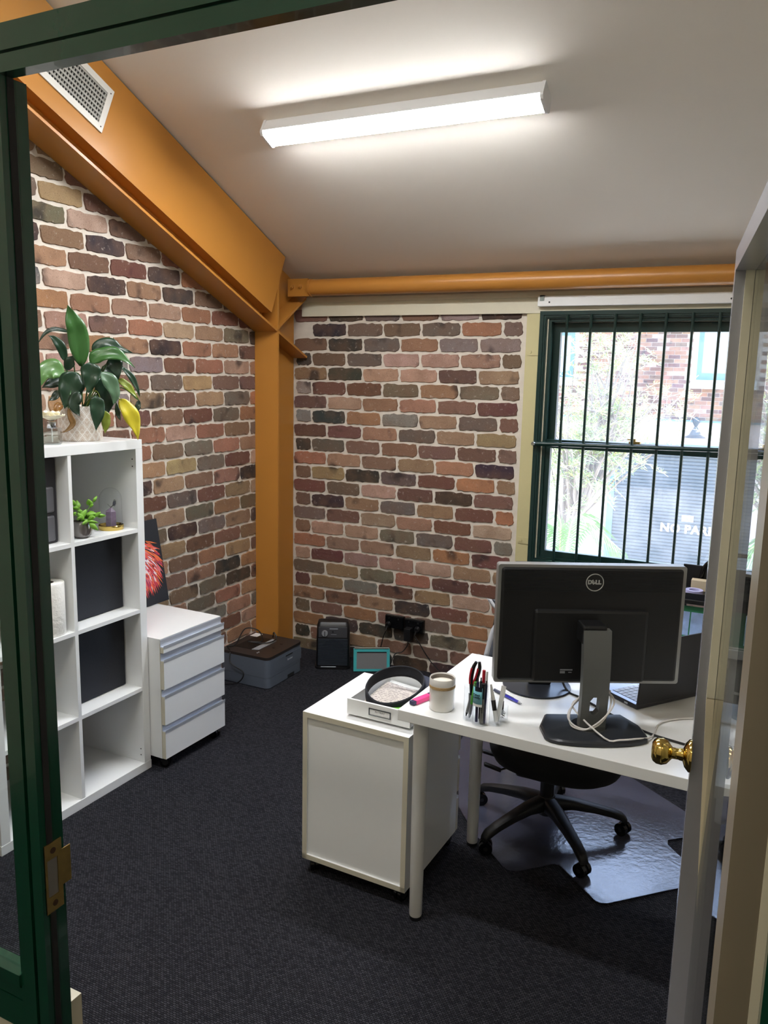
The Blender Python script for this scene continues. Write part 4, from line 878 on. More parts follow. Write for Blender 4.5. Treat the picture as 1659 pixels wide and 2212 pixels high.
# ---- pen caddy
cd = thing('pen_caddy', 'clear acrylic pen caddy of four joined tubes near the desk edge', 'pen holder', (2.068, -2.113, DZ))
tubes = [(0, 0, 0.0225, 0.125), (-0.036, 0.017, 0.0215, 0.105), (0.041, 0.018, 0.019, 0.078), (0.052, 0.055, 0.0165, 0.046)]
for x, y, r_, h in tubes: MB().lathe([(0, 0), (r_, 0), (r_, h), (r_-0.0014, h), (r_-0.0014, 0.004), (0, 0.004)], 32, Matrix.Translation((x, y, 0.0003))).build('tube', M_acryl, cd, smooth=40)
yaw_c = math.atan2(-4.262+2.113, 2.796-2.068)                # label faces the doorway
lbm = MB(); lbn = 10
for i in range(lbn+1):
    a = yaw_c-0.55-0.75+1.5*i/lbn; lbm.v += [(0.0229*math.cos(a), 0.0229*math.sin(a), 0.068), (0.0229*math.cos(a), 0.0229*math.sin(a), 0.118)]
for i in range(lbn): lbm.f.append((i*2, i*2+2, i*2+3, i*2+1))
lab_ = lbm.build('label', mat('pale blue label', (120, 190, 205), 0.5), cd, smooth=60); lab_['label'] = 'pale blue printed label'; lab_.modifiers.new('thickness', 'SOLIDIFY').thickness = 0.0003
lbm = MB()
for i in range(6): a = yaw_c-0.55-0.3+1.0*i/5; lbm.v += [(0.0231*math.cos(a), 0.0231*math.sin(a), 0.107), (0.0231*math.cos(a), 0.0231*math.sin(a), 0.121)]
for i in range(5): lbm.f.append((i*2, i*2+2, i*2+3, i*2+1))
lbm.build('label_tab', mat('navy print', (16, 20, 34), 0.5), lab_)
lbm = MB()
for i in range(lbn+1): a = yaw_c-0.55-0.75+1.5*i/lbn; lbm.v += [(0.0228*math.cos(a), 0.0228*math.sin(a), 0.060), (0.0228*math.cos(a), 0.0228*math.sin(a), 0.068)]
for i in range(lbn): lbm.f.append((i*2, i*2+2, i*2+3, i*2+1))
lbm.build('label_foot', M_white, lab_)
na = Vector((math.cos(yaw_c-0.55), math.sin(yaw_c-0.55), 0)); ta = Vector((-na.y, na.x, 0))
for s, z in (('Pencil', 0.0965), ('Caddy', 0.0885)): text('label_text', s, 0.0095, mat('navy print'), lab_, axes(na*0.0236+Vector((0, 0, z)), ta, (0, 0, 1)), 0.0001, bold=0.0002)
def stick(name, lab, cat, p0, p1, r_, segs, grp_='pens and tools in the acrylic caddy'):
    """segs: list of (t0, t1, radius factor0, factor1, part name, material)"""
    p0 = Vector(p0)+Vector((2.068, -2.113, DZ)); p1 = Vector(p1)+Vector((2.068, -2.113, DZ)); t = thing(name, lab, cat, p0, group=grp_); d = p1-p0
    for a, b, f0, f1, pn, mm in segs: MB().cyl(d*a, d*b, r_*f0, r_*f1, n=12).build(pn, mm, t, smooth=40)
    return t
M_navy = mat('navy pen plastic', (30, 30, 70), 0.3); M_pgrey = mat('grey marker barrel', (128, 126, 120), 0.35, metal=0.3); M_grn = mat('green pen', (84, 172, 60), 0.35); M_red = mat('red pen plastic', (176, 24, 40), 0.3); M_sil = mat('silver pen', (150, 152, 156), 0.3, metal=0.7)
stick('marker_pen', 'grey barrelled permanent marker in front tube of the caddy', 'marker', (0.006, -0.004, 0.006), (0.009, -0.005, 0.128), 0.0060, [(0, 0.62, 1, 1, 'barrel', M_pgrey), (0.62, 1, 1.15, 1.15, 'cap', M_black)])
text('printed_name', 'Sharpie', 0.009, M_black, bpy.data.objects['marker_pen'], axes(Vector((0.4, -0.915, 0))*0.0062+Vector((0.001, 0, 0.045)), (0, 0, -1), (0.915, 0.4, 0)), 0.0001)
stick('ballpoint_pen', 'black and navy ballpoint leaning in front tube of the caddy', 'pen', (-0.009, -0.004, 0.006), (-0.010, -0.001, 0.142), 0.0042, [(0, 0.9, 1, 1, 'barrel', M_navy), (0.9, 1, 0.5, 0.5, 'clicker', M_black)])
stick('ballpoint_pen', 'black ballpoint with steel tip at back of the front caddy tube', 'pen', (-0.002, 0.004, 0.006), (-0.003, 0.006, 0.140), 0.0040, [(0, 0.06, 0.4, 1, 'tip', M_sil), (0.06, 0.92, 1, 1, 'barrel', M_black), (0.92, 1, 0.5, 0.5, 'clicker', M_black)])
stick('marker_pen', 'slim red capped marker standing tallest in front caddy tube', 'marker', (0.001, 0.011, 0.006), (0.003, 0.012, 0.162), 0.0045, [(0, 0.72, 1, 1, 'barrel', M_black), (0.72, 1, 1.05, 1.05, 'cap', M_red)])
stick('ballpoint_pen', 'pale ballpoint with teal grip in front tube of the caddy', 'pen', (0.010, 0.010, 0.006), (0.012, 0.013, 0.160), 0.0042, [(0, 0.72, 1, 1, 'barrel', mat('teal grip', (40, 130, 120), 0.4)), (0.72, 1, 1.0, 0.8, 'cap', M_white)])
stick('ballpoint_pen', 'thin navy ballpoint at right of the front caddy tube', 'pen', (0.015, -0.003, 0.006), (0.016, -0.001, 0.136), 0.0035, [(0, 0.92, 1, 1, 'barrel', M_navy), (0.92, 1, 0.5, 0.5, 'clicker', M_black)])
stick('ballpoint_pen', 'bright green pen in the left caddy tube', 'pen', (-0.036, 0.008, 0.006), (-0.022, 0.012, 0.121), 0.0052, [(0, 0.12, 0.3, 1, 'tip', M_sil), (0.12, 0.4, 1, 1, 'grip', M_sil), (0.4, 1, 1, 0.9, 'barrel', M_grn)])
stick('ballpoint_pen', 'silver pen leaning in the left caddy tube', 'pen', (-0.050, 0.018, 0.006), (-0.030, 0.024, 0.112), 0.0042, [(0, 0.12, 0.3, 1, 'tip', M_black), (0.12, 1, 1, 1, 'barrel', M_sil)])
t = stick('marker_pen', 'white and black chisel marker leaning out of the low caddy tube', 'marker', (0.047, 0.013, 0.012), (0.022, 0.024, 0.118), 0.0065, [(0, 0.3, 1, 1, 'barrel', M_white), (0.3, 0.58, 1.05, 1.05, 'cap', M_black), (0.58, 1, 1.0, 0.4, 'body', mat('off white plastic', (205, 203, 198), 0.4))])
t = stick('paper_slip', 'pale folded slip leaning in the low caddy tube', 'paper', (0.045, 0.028, 0.008), (0.060, 0.034, 0.118), 0.003, [(0, 0.02, 1, 1, 'foot', M_white)]); MB().box(-0.007, -0.001, 0.002, 0.007, 0.001, 0.112, Matrix.Rotation(0.14, 4, 'Y')).build('slip', M_white, t)
stick('usb_stick', 'short black usb stick in the smallest caddy tube', 'usb stick', (0.05, 0.055, 0.018), (0.05, 0.056, 0.060), 0.0045, [(0, 0.4, 1, 1, 'plug', M_sil), (0.4, 1, 1, 1, 'body', M_black)])
pc_r = random.Random(3)
for i in range(9):
    c = Vector((2.068+0.052+pc_r.uniform(-0.007, 0.007), -2.113+0.055+pc_r.uniform(-0.007, 0.007), DZ+0.008+0.0022*i)); a = pc_r.uniform(0, PI); u = Vector((math.cos(a), math.sin(a), pc_r.uniform(-0.3, 0.3))).normalized(); v = Vector((-math.sin(a), math.cos(a), 0))
    pp_ = [c+u*(0.0075*math.cos(q)*k)+v*(0.0026*math.sin(q)*k) for k in (1, 0.7) for q in [j*2*PI/10 for j in range(10)]]
    tag(MB().tube(pp_, 0.0005, 5).build('paper_clip', M_chrome, None, smooth=True), 'tiny steel paper clip in the smallest caddy tube', 'paper clip', 'paper clips in the smallest caddy tube')
# scissors
t = thing('scissors', 'black and red handled scissors standing in the left caddy tube', 'scissors', (2.068-0.036, -2.113+0.018, DZ+0.006))
MB().add([(-0.006, -0.001, 0.0), (0.004, -0.001, 0.07), (-0.008, -0.001, 0.075), (-0.006, 0.001, 0.0), (0.004, 0.001, 0.07), (-0.008, 0.001, 0.075)], [(0, 1, 2), (5, 4, 3), (0, 3, 4, 1), (1, 4, 5, 2), (2, 5, 3, 0)]).build('blade', M_sil, t)
for s, k in ((-1, 0.0), (1, 0.004)):
    path = spline([(0.0, k, 0.07), (0.002+s*0.003, k, 0.10), (0.006+s*0.008, k, 0.125), (0.012+s*0.009, k, 0.155), (0.016+s*0.004, k, 0.175)], 5)
    h_ = MB().tube(path, [0.0045+0.002*math.sin(PI*i/(len(path)-1)) for i in range(len(path))], 8).build('handle', M_black, t, smooth=True)
    MB().tube([p+Vector((-0.0022, -0.003, 0)) for p in path[6:16]], 0.0042, 7).build('grip', M_red, h_, smooth=True)

# ---- candle jar
b = thing('candle_jar', 'white candle jar with a tan band and sooty rim', 'candle', (1.926, -2.064, DZ+0.0003))
MB().lathe([(0, 0), (0.036, 0), (0.0385, 0.003), (0.039, 0.076), (0.039, 0.076)], 40).build('jar', mat('white glazed jar', (222, 219, 212), 0.2, coat=0.3), b, smooth=40)
MB().lathe([(0.0392, 0.070), (0.0405, 0.071), (0.0405, 0.079), (0.0392, 0.080), (0.0392, 0.070)], 40).build('band', mat('tan twine', (176, 146, 100), 0.8, bump=0.5, bscale=200), b, smooth=40)
MB().lathe([(0.039, 0.076), (0.040, 0.082), (0.040, 0.098), (0.0385, 0.1015), (0.0365, 0.098), (0.0365, 0.08), (0.039, 0.076)], 40).build('rim', mat('frosted white rim', (226, 224, 220), 0.3), b, smooth=40)
MB().lathe([(0.0364, 0.0975), (0.0358, 0.0975), (0.0355, 0.082), (0.0364, 0.082), (0.0364, 0.0975)], 40).build('soot', mat('soot stain', (120, 112, 104), 0.8, noise=0.6, nscale=30), b, smooth=40)
MB().lathe([(0, 0.086), (0.0354, 0.086), (0.0354, 0.078), (0, 0.078)], 32).build('wax', mat('cream wax', (226, 218, 206), 0.4), b, smooth=40)
# ---- highlighter and pen
p0, p1 = Vector((1.836, -2.092, DZ)), Vector((1.872, -1.985, DZ)); dv = (p1-p0).normalized(); a = math.atan2(dv.y, dv.x)
b = thing('highlighter', 'pink highlighter with navy cap lying by the candle jar', 'highlighter', p0, a)
MB().rbox(0.014, -0.011, 0.0005, 0.085, 0.011, 0.0145, 0.002).build('body', mat('hot pink plastic', (240, 66, 140), 0.35), b)
MB().rbox(0.0, -0.0095, 0.0012, 0.0145, 0.0095, 0.0135, 0.002).build('end_plug', M_navy, b); MB().rbox(0.085, -0.0115, 0.0003, 0.115, 0.0115, 0.015, 0.002).build('cap', M_navy, b)
p0, p1 = Vector((2.027, -1.856, DZ+0.006)), Vector((2.138, -1.922, DZ+0.006)); dv = p1-p0
b = thing('ballpoint_pen', 'transparent blue ballpoint pen lying on the white desk', 'pen', p0)
MB().cyl((0, 0, 0), dv*0.45, 0.0052, n=12).build('barrel', mat('slate pen grip', (60, 64, 86), 0.4), b, smooth=40); MB().cyl(dv*0.45, dv*0.9, 0.0056, 0.0046, n=12).build('sleeve', mat('cobalt pen plastic', (36, 40, 168), 0.15, coat=0.5), b, smooth=40)
MB().cyl(dv*0.9, dv, 0.0046, 0.0016, n=12).build('tip', M_sil, b, smooth=40); MB().box(0, -0.0012, 0.004, 0.04, 0.0012, 0.0062, Matrix.Translation(dv*0.4) @ Matrix.Rotation(math.atan2(dv.y, dv.x), 4, 'Z')).build('clip', M_navy, b)

# ---- in tray on the near pedestal
PZ = 0.6057
tr = thing('in_tray', 'white in tray with a metal label holder on the near pedestal', 'tray', (1.552, -1.988, PZ), math.radians(-1.6))
TW, TD, TH_ = 0.238, 0.31, 0.062; zf = 0.008
MB().box(0, 0, zf, TW, 0.009, TH_).build('front_panel', M_white, tr); MB().box(0, TD-0.009, zf, TW, TD, TH_).build('back_panel', M_white, tr)
for x in (0, TW-0.009): MB().box(x, 0.009, zf, x+0.009, TD-0.009, TH_).build('side_panel', M_white, tr)
MB().box(0.009, 0.009, zf+0.002, TW-0.009, TD-0.009, zf+0.007).build('tray_floor', M_white, tr)
for x in (0.012, TW-0.018):
    for y in (0.012, TD-0.018): MB().cyl((x, y, 0), (x, y, zf+0.002), 0.005, n=12).build('foot', M_acryl, tr)
lh = MB(); ring(lh, 0.085, 0.022, 0.168, 0.048, 0.0035, -0.003, -0.0002); lh = lh.build('label_holder', M_chrome, tr)
lc = MB().box(0.088, -0.0012, 0.025, 0.165, -0.0003, 0.045).build('label_card', M_white, lh)
text('label_text', 'IN TRAY', 0.010, mat('grey label ink', (120, 118, 120), 0.6), lh, axes((0.1265, -0.0014, 0.037), (1, 0, 0), (0, 0, 1)), 0.0001)
def T(p): return Matrix.Translation(tr.location) @ Matrix.Rotation(math.radians(-1.6), 4, 'Z') @ Vector(p)
def sheet(lab, x0, y0, x1, y1, z, seed, m_=M_white, curl=0.012, name='paper_sheet', cat='paper'):
    r = random.Random(seed); m = MB(); n = 10; ph = r.uniform(0, 6)
    for i in range(n+1):
        for j in range(n+1):
            u, v = i/n, j/n; m.v.append(tuple(T((x0+(x1-x0)*u, y0+(y1-y0)*v, z+curl*(0.5+0.5*math.sin(2.6*u+1.7*v+ph))*v))))
    for i in range(n):
        for j in range(n): m.f.append((i*(n+1)+j, (i+1)*(n+1)+j, (i+1)*(n+1)+j+1, i*(n+1)+j+1))
    o = m.build(name, m_, None, smooth=80); o.modifiers.new('thickness', 'SOLIDIFY').thickness = 0.0004; tag(o, lab, cat); return o
def receipt_mat():
    m = mat('printed receipt paper', (206, 196, 186), 0.8); t = m.node_tree; b = t.nodes['Principled BSDF']
    tc = t.nodes.new('ShaderNodeTexCoord'); wv = t.nodes.new('ShaderNodeTexWave'); wv.wave_type = 'BANDS'; wv.bands_direction = 'Y'; wv.inputs['Scale'].default_value = 26; wv.inputs['Distortion'].default_value = 1.5
    n = t.nodes.new('ShaderNodeTexNoise'); n.inputs['Scale'].default_value = 120
    t.links.new(tc.outputs['Object'], wv.inputs['Vector']); t.links.new(tc.outputs['Object'], n.inputs['Vector'])
    mm = t.nodes.new('ShaderNodeMath'); mm.operation = 'MULTIPLY'; t.links.new(wv.outputs['Fac'], mm.inputs[0]); t.links.new(n.outputs['Fac'], mm.inputs[1])
    rp = t.nodes.new('ShaderNodeValToRGB'); rp.color_ramp.elements[0].position = 0.38; rp.color_ramp.elements[0].color = lin((208, 198, 190)); rp.color_ramp.elements[1].position = 0.5; rp.color_ramp.elements[1].color = lin((120, 112, 112))
    t.links.new(mm.outputs[0], rp.inputs[0]); t.links.new(rp.outputs[0], b.inputs['Base Color']); return m
sheet('white sheet lying lowest in the in tray', 0.02, 0.05, 0.22, 0.29, 0.024, 1)
sheet('crumpled printed receipt on top of the papers in the tray', 0.035, 0.045, 0.20, 0.235, 0.040, 4, receipt_mat(), 0.02, 'receipt')
b = thing('plastic_lid', 'bright green round lid at the front of the in tray', 'lid', T((0.178, 0.032, 0.052)))
MB().lathe([(0, -0.02), (0.020, -0.02), (0.022, -0.016), (0.022, 0.002), (0.020, 0.0045), (0, 0.0045)], 28).build('lid_disc', mat('lime green plastic', (120, 214, 70), 0.4), b, smooth=40)
# sun visor
vz = thing('sun_visor', 'dark navy sun visor cap lying in the in tray', 'cap', T((0.118, 0.125, 0.03)))
M_vis = mat('navy visor cloth', (22, 24, 32), 0.8, noise=0.1, nscale=60, bump=0.3, bscale=500)
m = MB(); n_ = 44
for i in range(n_+1):
    a = -PI/2+2*PI*i/n_
    rx, ry = 0.098, 0.112; lift = 0.052*(0.5+0.5*math.sin(a))**0.8
    x, y = rx*math.cos(a), ry*math.sin(a)
    for h, k in ((0.0, 1.0), (0.010, 1.02), (0.034, 1.03), (0.040, 1.0)): m.v.append((x*k, y*k, lift+h))
for i in range(n_):
    for k in range(3): m.f.append((i*4+k, (i+1)*4+k, (i+1)*4+k+1, i*4+k+1))
o = m.build('headband', M_vis, vz, smooth=70); o.modifiers.new('thickness', 'SOLIDIFY').thickness = 0.004
m = MB(); nn = 16
for i in range(nn+1):
    a = -0.35+1.75*i/nn
    for k in (1.0, 1.2, 1.42): m.v.append((0.098*k*math.cos(a), 0.112*k*math.sin(a), 0.052*(0.5+0.5*math.sin(a))**0.8-0.010*(k-1)+0.004+0.01*math.sin(PI*i/nn)))
for i in range(nn):
    for k in range(2): m.f.append((i*3+k, (i+1)*3+k, (i+1)*3+k+1, i*3+k+1))
o = m.build('brim', mat('navy visor brim', (44, 48, 66), 0.7), vz, smooth=70); o.modifiers.new('thickness', 'SOLIDIFY').thickness = 0.002

# ================================================================== CHAIR AND MAT
mt = thing('chair_mat', 'clear plastic chair mat with a notched lip on the carpet', 'floor mat', (2.2, -1.2, 0))
out = [(1.50, -0.55), (1.53, -0.83), (1.74, -1.362), (1.856, -1.507), (2.03, -1.668), (2.055, -1.68), (2.085, -1.67), (2.19, -1.562), (2.21, -1.562), (2.276, -1.622), (2.37, -1.706), (2.385, -1.710), (2.41, -1.70), (2.62, -1.49), (2.62, -1.32), (2.545, -1.235), (2.54, -1.20), (2.62, -1.13), (2.62, -0.98), (2.346, -0.771), (2.05, -0.52)]
M_mat = bpy.data.materials.new('clear vinyl'); M_mat.use_nodes = True; t_ = M_mat.node_tree
for n in list(t_.nodes): t_.nodes.remove(n)
oo = t_.nodes.new('ShaderNodeOutputMaterial'); trn = t_.nodes.new('ShaderNodeBsdfTransparent'); trn.inputs[0].default_value = lin((205, 208, 225)); gl = t_.nodes.new('ShaderNodeBsdfGlossy'); gl.inputs['Roughness'].default_value = 0.17
fr_ = t_.nodes.new('ShaderNodeFresnel'); fr_.inputs[0].default_value = 1.9; mxs = t_.nodes.new('ShaderNodeMixShader'); tcm = t_.nodes.new('ShaderNodeTexCoord')
vo = t_.nodes.new('ShaderNodeTexNoise'); vo.inputs['Scale'].default_value = 55; vo.inputs['Detail'].default_value = 5; bpn = t_.nodes.new('ShaderNodeBump'); bpn.inputs['Strength'].default_value = 0.35; bpn.inputs['Distance'].default_value = 0.003
t_.links.new(tcm.outputs['Object'], vo.inputs['Vector']); t_.links.new(vo.outputs['Fac'], bpn.inputs['Height']); t_.links.new(bpn.outputs[0], gl.inputs['Normal']); t_.links.new(bpn.outputs[0], fr_.inputs['Normal'])
dfm = t_.nodes.new('ShaderNodeBsdfDiffuse'); dfm.inputs[0].default_value = lin((150, 154, 185)); mx0 = t_.nodes.new('ShaderNodeMixShader'); mx0.inputs[0].default_value = 0.16
t_.links.new(trn.outputs[0], mx0.inputs[1]); t_.links.new(dfm.outputs[0], mx0.inputs[2])
t_.links.new(fr_.outputs[0], mxs.inputs[0]); t_.links.new(mx0.outputs[0], mxs.inputs[1]); t_.links.new(gl.outputs[0], mxs.inputs[2]); t_.links.new(mxs.outputs[0], oo.inputs[0])
MB().prism([(x-2.2, y+1.2) for x, y in out], 0.0035, 0.0065).build('sheet', M_mat, mt)
edge_ = [Vector((x-2.2, y+1.2, 0.0068)) for x, y in out]
MB().tube(edge_, 0.0022, 6, closed=True).build('rim', M_acryl, mt, smooth=True)
m = MB()
for i in range(18):
    for j in range(22):
        x, y = 1.62+0.05*i+(0.025 if j % 2 else 0), -0.6-0.048*j
        if y < -1.5+0.0*x or (x < 1.9 and y < -0.4-0.78*(x-0.6)+0.1) or x > 2.5 or (y > -0.9 and x > 2.2): continue
        m.cyl((x-2.2, y+1.2, 0.0066), (x-2.2, y+1.2, 0.0078), 0.0035, 0.002, n=6)
m.build('stud_dots', M_acryl, mt); [c for c in mt.children if c.name.startswith('stud')][0]['kind'] = 'stuff'

CH = thing('office_chair', 'black five star swivel office chair tucked under the desk', 'chair', (2.10, -1.36, 0.0066))
M_chb = mat('black chair nylon', (7, 7, 9), 0.55, noise=0.06); M_seat = mat('black chair fabric', (15, 15, 17), 0.9, noise=0.12, nscale=200)
MB().lathe([(0, 0.075), (0.034, 0.075), (0.040, 0.09), (0.040, 0.135), (0.030, 0.15), (0.0, 0.15)], 28).build('hub', M_chb, CH, smooth=40)
MB().cyl((0, 0, 0.15), (0, 0, 0.30), 0.027, n=22).build('gas_lift', M_black, CH, smooth=40)
for i in range(5):
    a = math.radians(22.8+72*i); dx, dy = math.cos(a), math.sin(a); L = []
    prof3 = [(0.025, 0.118, 0.030, 0.030), (0.10, 0.118, 0.026, 0.022), (0.18, 0.104, 0.022, 0.018), (0.25, 0.088, 0.020, 0.016), (0.295, 0.072, 0.019, 0.016), (0.312, 0.058, 0.016, 0.012)]
    m = MB()
    for r_, z, hw, hh in prof3:
        c = Vector((r_*dx, r_*dy, z)); tv = Vector((-dy, dx, 0)); uz = Vector((0, 0, 1))
        for k in range(10):
            q = 2*PI*k/10; m.v.append(tuple(c+tv*(hw*math.copysign(abs(math.cos(q))**0.6, math.cos(q)))+uz*(hh*math.copysign(abs(math.sin(q))**0.6, math.sin(q)))))
    for s in range(5):
        for k in range(10): m.f.append((s*10+k, s*10+(k+1) % 10, (s+1)*10+(k+1) % 10, (s+1)*10+k))
    m.f += [tuple(range(9, -1, -1)), tuple(range(50, 60))]
    lg_ = m.build('base_leg', M_chb, CH, smooth=50)
    ca = a+R.uniform(-0.9, 0.9); tv = Vector((-math.sin(ca), math.cos(ca), 0)); c = Vector((0.30*dx, 0.30*dy, 0.025)); w_ = MB()
    for s in (-0.022, 0.006): w_.cyl(c+tv*s, c+tv*(s+0.016), 0.025, n=20)
    cs = MB().cyl(c+tv*-0.004, c+tv*0.004, 0.02, n=14).cyl(c+Vector((0, 0, 0.0)), c+Vector((0, 0, 0.045)), 0.008, n=10).cyl(c-tv*0.023, c+tv*0.023, 0.008, n=8).build('caster', M_chb, lg_, smooth=40); 
    w_.build('caster_wheel', M_blackg, CH, smooth=40)
def blob(cx, cy_, cz, prof, n=40, sq=0.75):
    m = MB()
    for z, ax_, ay_ in prof:
        for k in range(n):
            q = 2*PI*k/n; m.v.append((cx+ax_*math.copysign(abs(math.cos(q))**sq, math.cos(q)), cy_+ay_*math.copysign(abs(math.sin(q))**sq, math.sin(q)), cz+z))
    for s in range(len(prof)-1):
        for k in range(n): m.f.append((s*n+k, s*n+(k+1) % n, (s+1)*n+(k+1) % n, (s+1)*n+k))
    m.f += [tuple(range(n-1, -1, -1)), tuple(range((len(prof)-1)*n, len(prof)*n))]; return m
blob(0.05, -0.05, 0.30, [(0.0, 0.14, 0.12), (0.012, 0.20, 0.17), (0.04, 0.235, 0.215), (0.075, 0.25, 0.235), (0.10, 0.255, 0.24), (0.125, 0.245, 0.23), (0.135, 0.20, 0.18)]).build('seat', M_seat, CH, smooth=60)
MB().rbox(-0.10, -0.11, 0.25, 0.10, 0.13, 0.31, 0.01).build('tilt_mechanism', M_chb, CH)
for x, y, z, rz in ((-0.205, -0.10, 0.315, 0.6), (-0.18, -0.14, 0.282, 0.4)):
    Mx = Matrix.Translation((x, y, z)) @ Matrix.Rotation(rz, 4, 'Z') @ Matrix.Rotation(0.35, 4, 'Y')
    MB().rbox(-0.035, -0.012, -0.006, 0.035, 0.012, 0.006, 0.005, M=Mx).cyl(Mx @ Vector((0.03, 0, 0)), (-0.09, y*0.6, 0.29), 0.004, n=8).build('lever', M_chb, CH, smooth=40)
m = MB(); nb_ = 9
for i in range(nb_+1):
    for j in range(9):
        u = -1+2*j/8; z = 0.52+0.45*i/nb_; hw = 0.21*(math.sin(PI*(0.18+0.66*i/nb_))**0.5); m.v.append((0.04+u*hw, 0.27-0.05*u*u+0.06*(i/nb_)**2, z))
for i in range(nb_):
    for j in range(8): m.f.append((i*9+j, i*9+j+1, (i+1)*9+j+1, (i+1)*9+j))
o = m.build('backrest', M_seat, CH, smooth=70); s_ = o.modifiers.new('thickness', 'SOLIDIFY'); s_.thickness = 0.05
MB().tube(spline([(0.02, 0.12, 0.32), (0.03, 0.30, 0.33), (0.04, 0.33, 0.45), (0.04, 0.33, 0.70)], 6), 0.018, 10).build('back_bar', M_chb, CH, smooth=True)

# ---- striped jacket on a black chair behind the monitor
M_st = mat('striped cloth white', (206, 208, 214), 0.85); M_sg = mat('striped cloth grey', (88, 92, 102), 0.85)
vc = thing('folding_chair', 'black chair back behind the desk draped with striped cloth', 'chair', (1.83, -0.76, 0.0066))
MB().rbox(-0.245, -0.012, 0.44, 0.16, 0.012, 0.68, 0.008, M=Matrix.Rotation(0.12, 4, 'Y')).build('backrest', M_seat, vc)
for x in (-0.10, 0.17):
    for y in (-0.01, 0.34): MB().tube([(x, y, 0), (x, y*0.6, 0.44)], 0.011, 8).build('leg', M_black, vc, smooth=True)
MB().rbox(-0.13, 0.0, 0.425, 0.20, 0.36, 0.45, 0.008).build('seat', M_seat, vc)
st = thing('striped_cloth', 'grey and white striped cloth hanging over the black chair back', 'cloth', (1.83, -0.76, 0.66))
for k in range(9):
    x0, x1 = -0.19+k*0.024, -0.19+(k+1)*0.024
    def prof_(x): return [(x-0.022, -0.02, -0.22), (x+0.01, -0.022, -0.08), (x+0.045, -0.022, 0.0), (x+0.01, -0.024, 0.045), (x-0.015, -0.022, 0.075)]
    A1, A2 = spline(prof_(x0), 5), spline(prof_(x1), 5); m = MB(); m.v = [tuple(p) for p in A1]+[tuple(p) for p in A2]; n_ = len(A1)
    m.f = [(i, i+1, n_+i+1, n_+i) for i in range(n_-1)]
    o = m.build('stripe', M_sg if k % 2 else M_st, st, smooth=70); o.modifiers.new('thickness', 'SOLIDIFY').thickness = 0.002

# ---- clutter on the side desk
b = thing('desk_organiser', 'black tray organiser on the desk under the window', 'organiser', (2.63, -0.86, DZ+0.0003))
MB().rbox(-0.16, -0.10, 0.145, 0.22, 0.12, 0.165, 0.004).build('tray', M_black, b)
MB().rbox(-0.16, 0.114, 0.165, 0.22, 0.12, 0.26, 0.002).build('rim', M_black, b)
MB().rbox(-0.16, -0.10, 0.165, 0.22, -0.096, 0.19, 0.001).build('front_lip', M_blackg, b)
for x in (-0.14, 0.2):
    for y in (-0.055, 0.1): MB().box(x-0.006, y-0.006, 0, x+0.006, y+0.006, 0.147).build('post', M_black, b)
MB().tube(spline([(-0.09, 0.11, 0.20), (-0.07, 0.11, 0.27), (0.0, 0.11, 0.31), (0.08, 0.11, 0.32), (0.16, 0.11, 0.30), (0.20, 0.11, 0.22)], 6), 0.009, 10).build('carry_handle', M_blackg, b, smooth=True)
b = thing('tape_roll', 'clear lilac tape roll lying in the black organiser', 'tape', (2.53, -0.88, DZ+0.1655))
MB().lathe([(0.020, 0), (0.034, 0), (0.034, 0.022), (0.020, 0.022), (0.020, 0)], 32).build('tape', mat('lilac tape', (186, 184, 226), 0.3), b, smooth=40)
b = thing('envelope_stack', 'small buff card stack behind the tape roll', 'paper', (2.56, -0.79, DZ+0.1655))
MB().rbox(-0.05, -0.02, 0, 0.05, 0.02, 0.045, 0.002).build('cards', mat('buff card', (200, 186, 160), 0.8), b)
b = thing('brochure_stand', 'green edged brochure with blue photographs leaning on the side desk', 'brochure', (2.60, -0.965, DZ+0.0003))
Mb = Matrix.Rotation(math.radians(-14), 4, 'X')
MB().box(-0.15, 0.0, 0.0, 0.13, 0.006, 0.135, Mb).build('cover', mat('green card', (30, 120, 84), 0.5), b)
for x in (-0.145, -0.068, 0.01): MB().box(x, -0.0012, 0.018, x+0.072, -0.0002, 0.112, Mb).build('photograph', mat('pale blue photo', (150, 176, 224), 0.4, noise=0.35, nscale=40), b)
b = thing('green_folder', 'flat green folder lying at the front of the side desk', 'folder', (2.60, -0.967, DZ+0.0003), rz=0.02)
MB().rbox(-0.14, -0.03, 0, 0.14, -0.005, 0.012, 0.001).build('folder_cover', mat('green card'), b); MB().box(-0.138, -0.0315, 0.003, 0.138, -0.0302, 0.009).build('page_edges', M_white, b)
# ================================================================== OUTSIDE THE WINDOW
GZ = -3.0; YB = 14.0
o = MB().box(-14, 0.6, GZ-0.2, 18, 30, GZ).build('ground', mat('lane concrete', (170, 166, 160), 0.9, noise=0.1, nscale=3)); tag(o, 'pale concrete lane outside the window', 'ground', kind='structure')
bd = thing('building', 'red brick building across the lane with a grey roller door', 'building', (0, YB, GZ))
M_ren = mat('pale pink render', (226, 206, 200), 0.9, noise=0.05); M_fgreen = mat('faded green timber', (96, 130, 136), 0.6)
MB().box(-7, 0.012, -0.1, 9, 0.4, 8.5).build('wall', mat('pale mortar wall', (206, 190, 178), 0.95, noise=0.1), bd)
f = Fill(); er = random.Random(9)
def ebrick(cx, cz, w_, h): return ([(cx-w_/2, 0, cz-h/2), (cx+w_/2, 0, cz-h/2), (cx+w_/2, 0, cz+h/2), (cx-w_/2, 0, cz+h/2), (cx-w_/2, 0.03, cz-h/2), (cx+w_/2, 0.03, cz-h/2), (cx+w_/2, 0.03, cz+h/2), (cx-w_/2, 0.03, cz+h/2)], [(0, 1, 2, 3), (0, 4, 5, 1), (1, 5, 6, 2), (2, 6, 7, 3), (3, 7, 4, 0)])
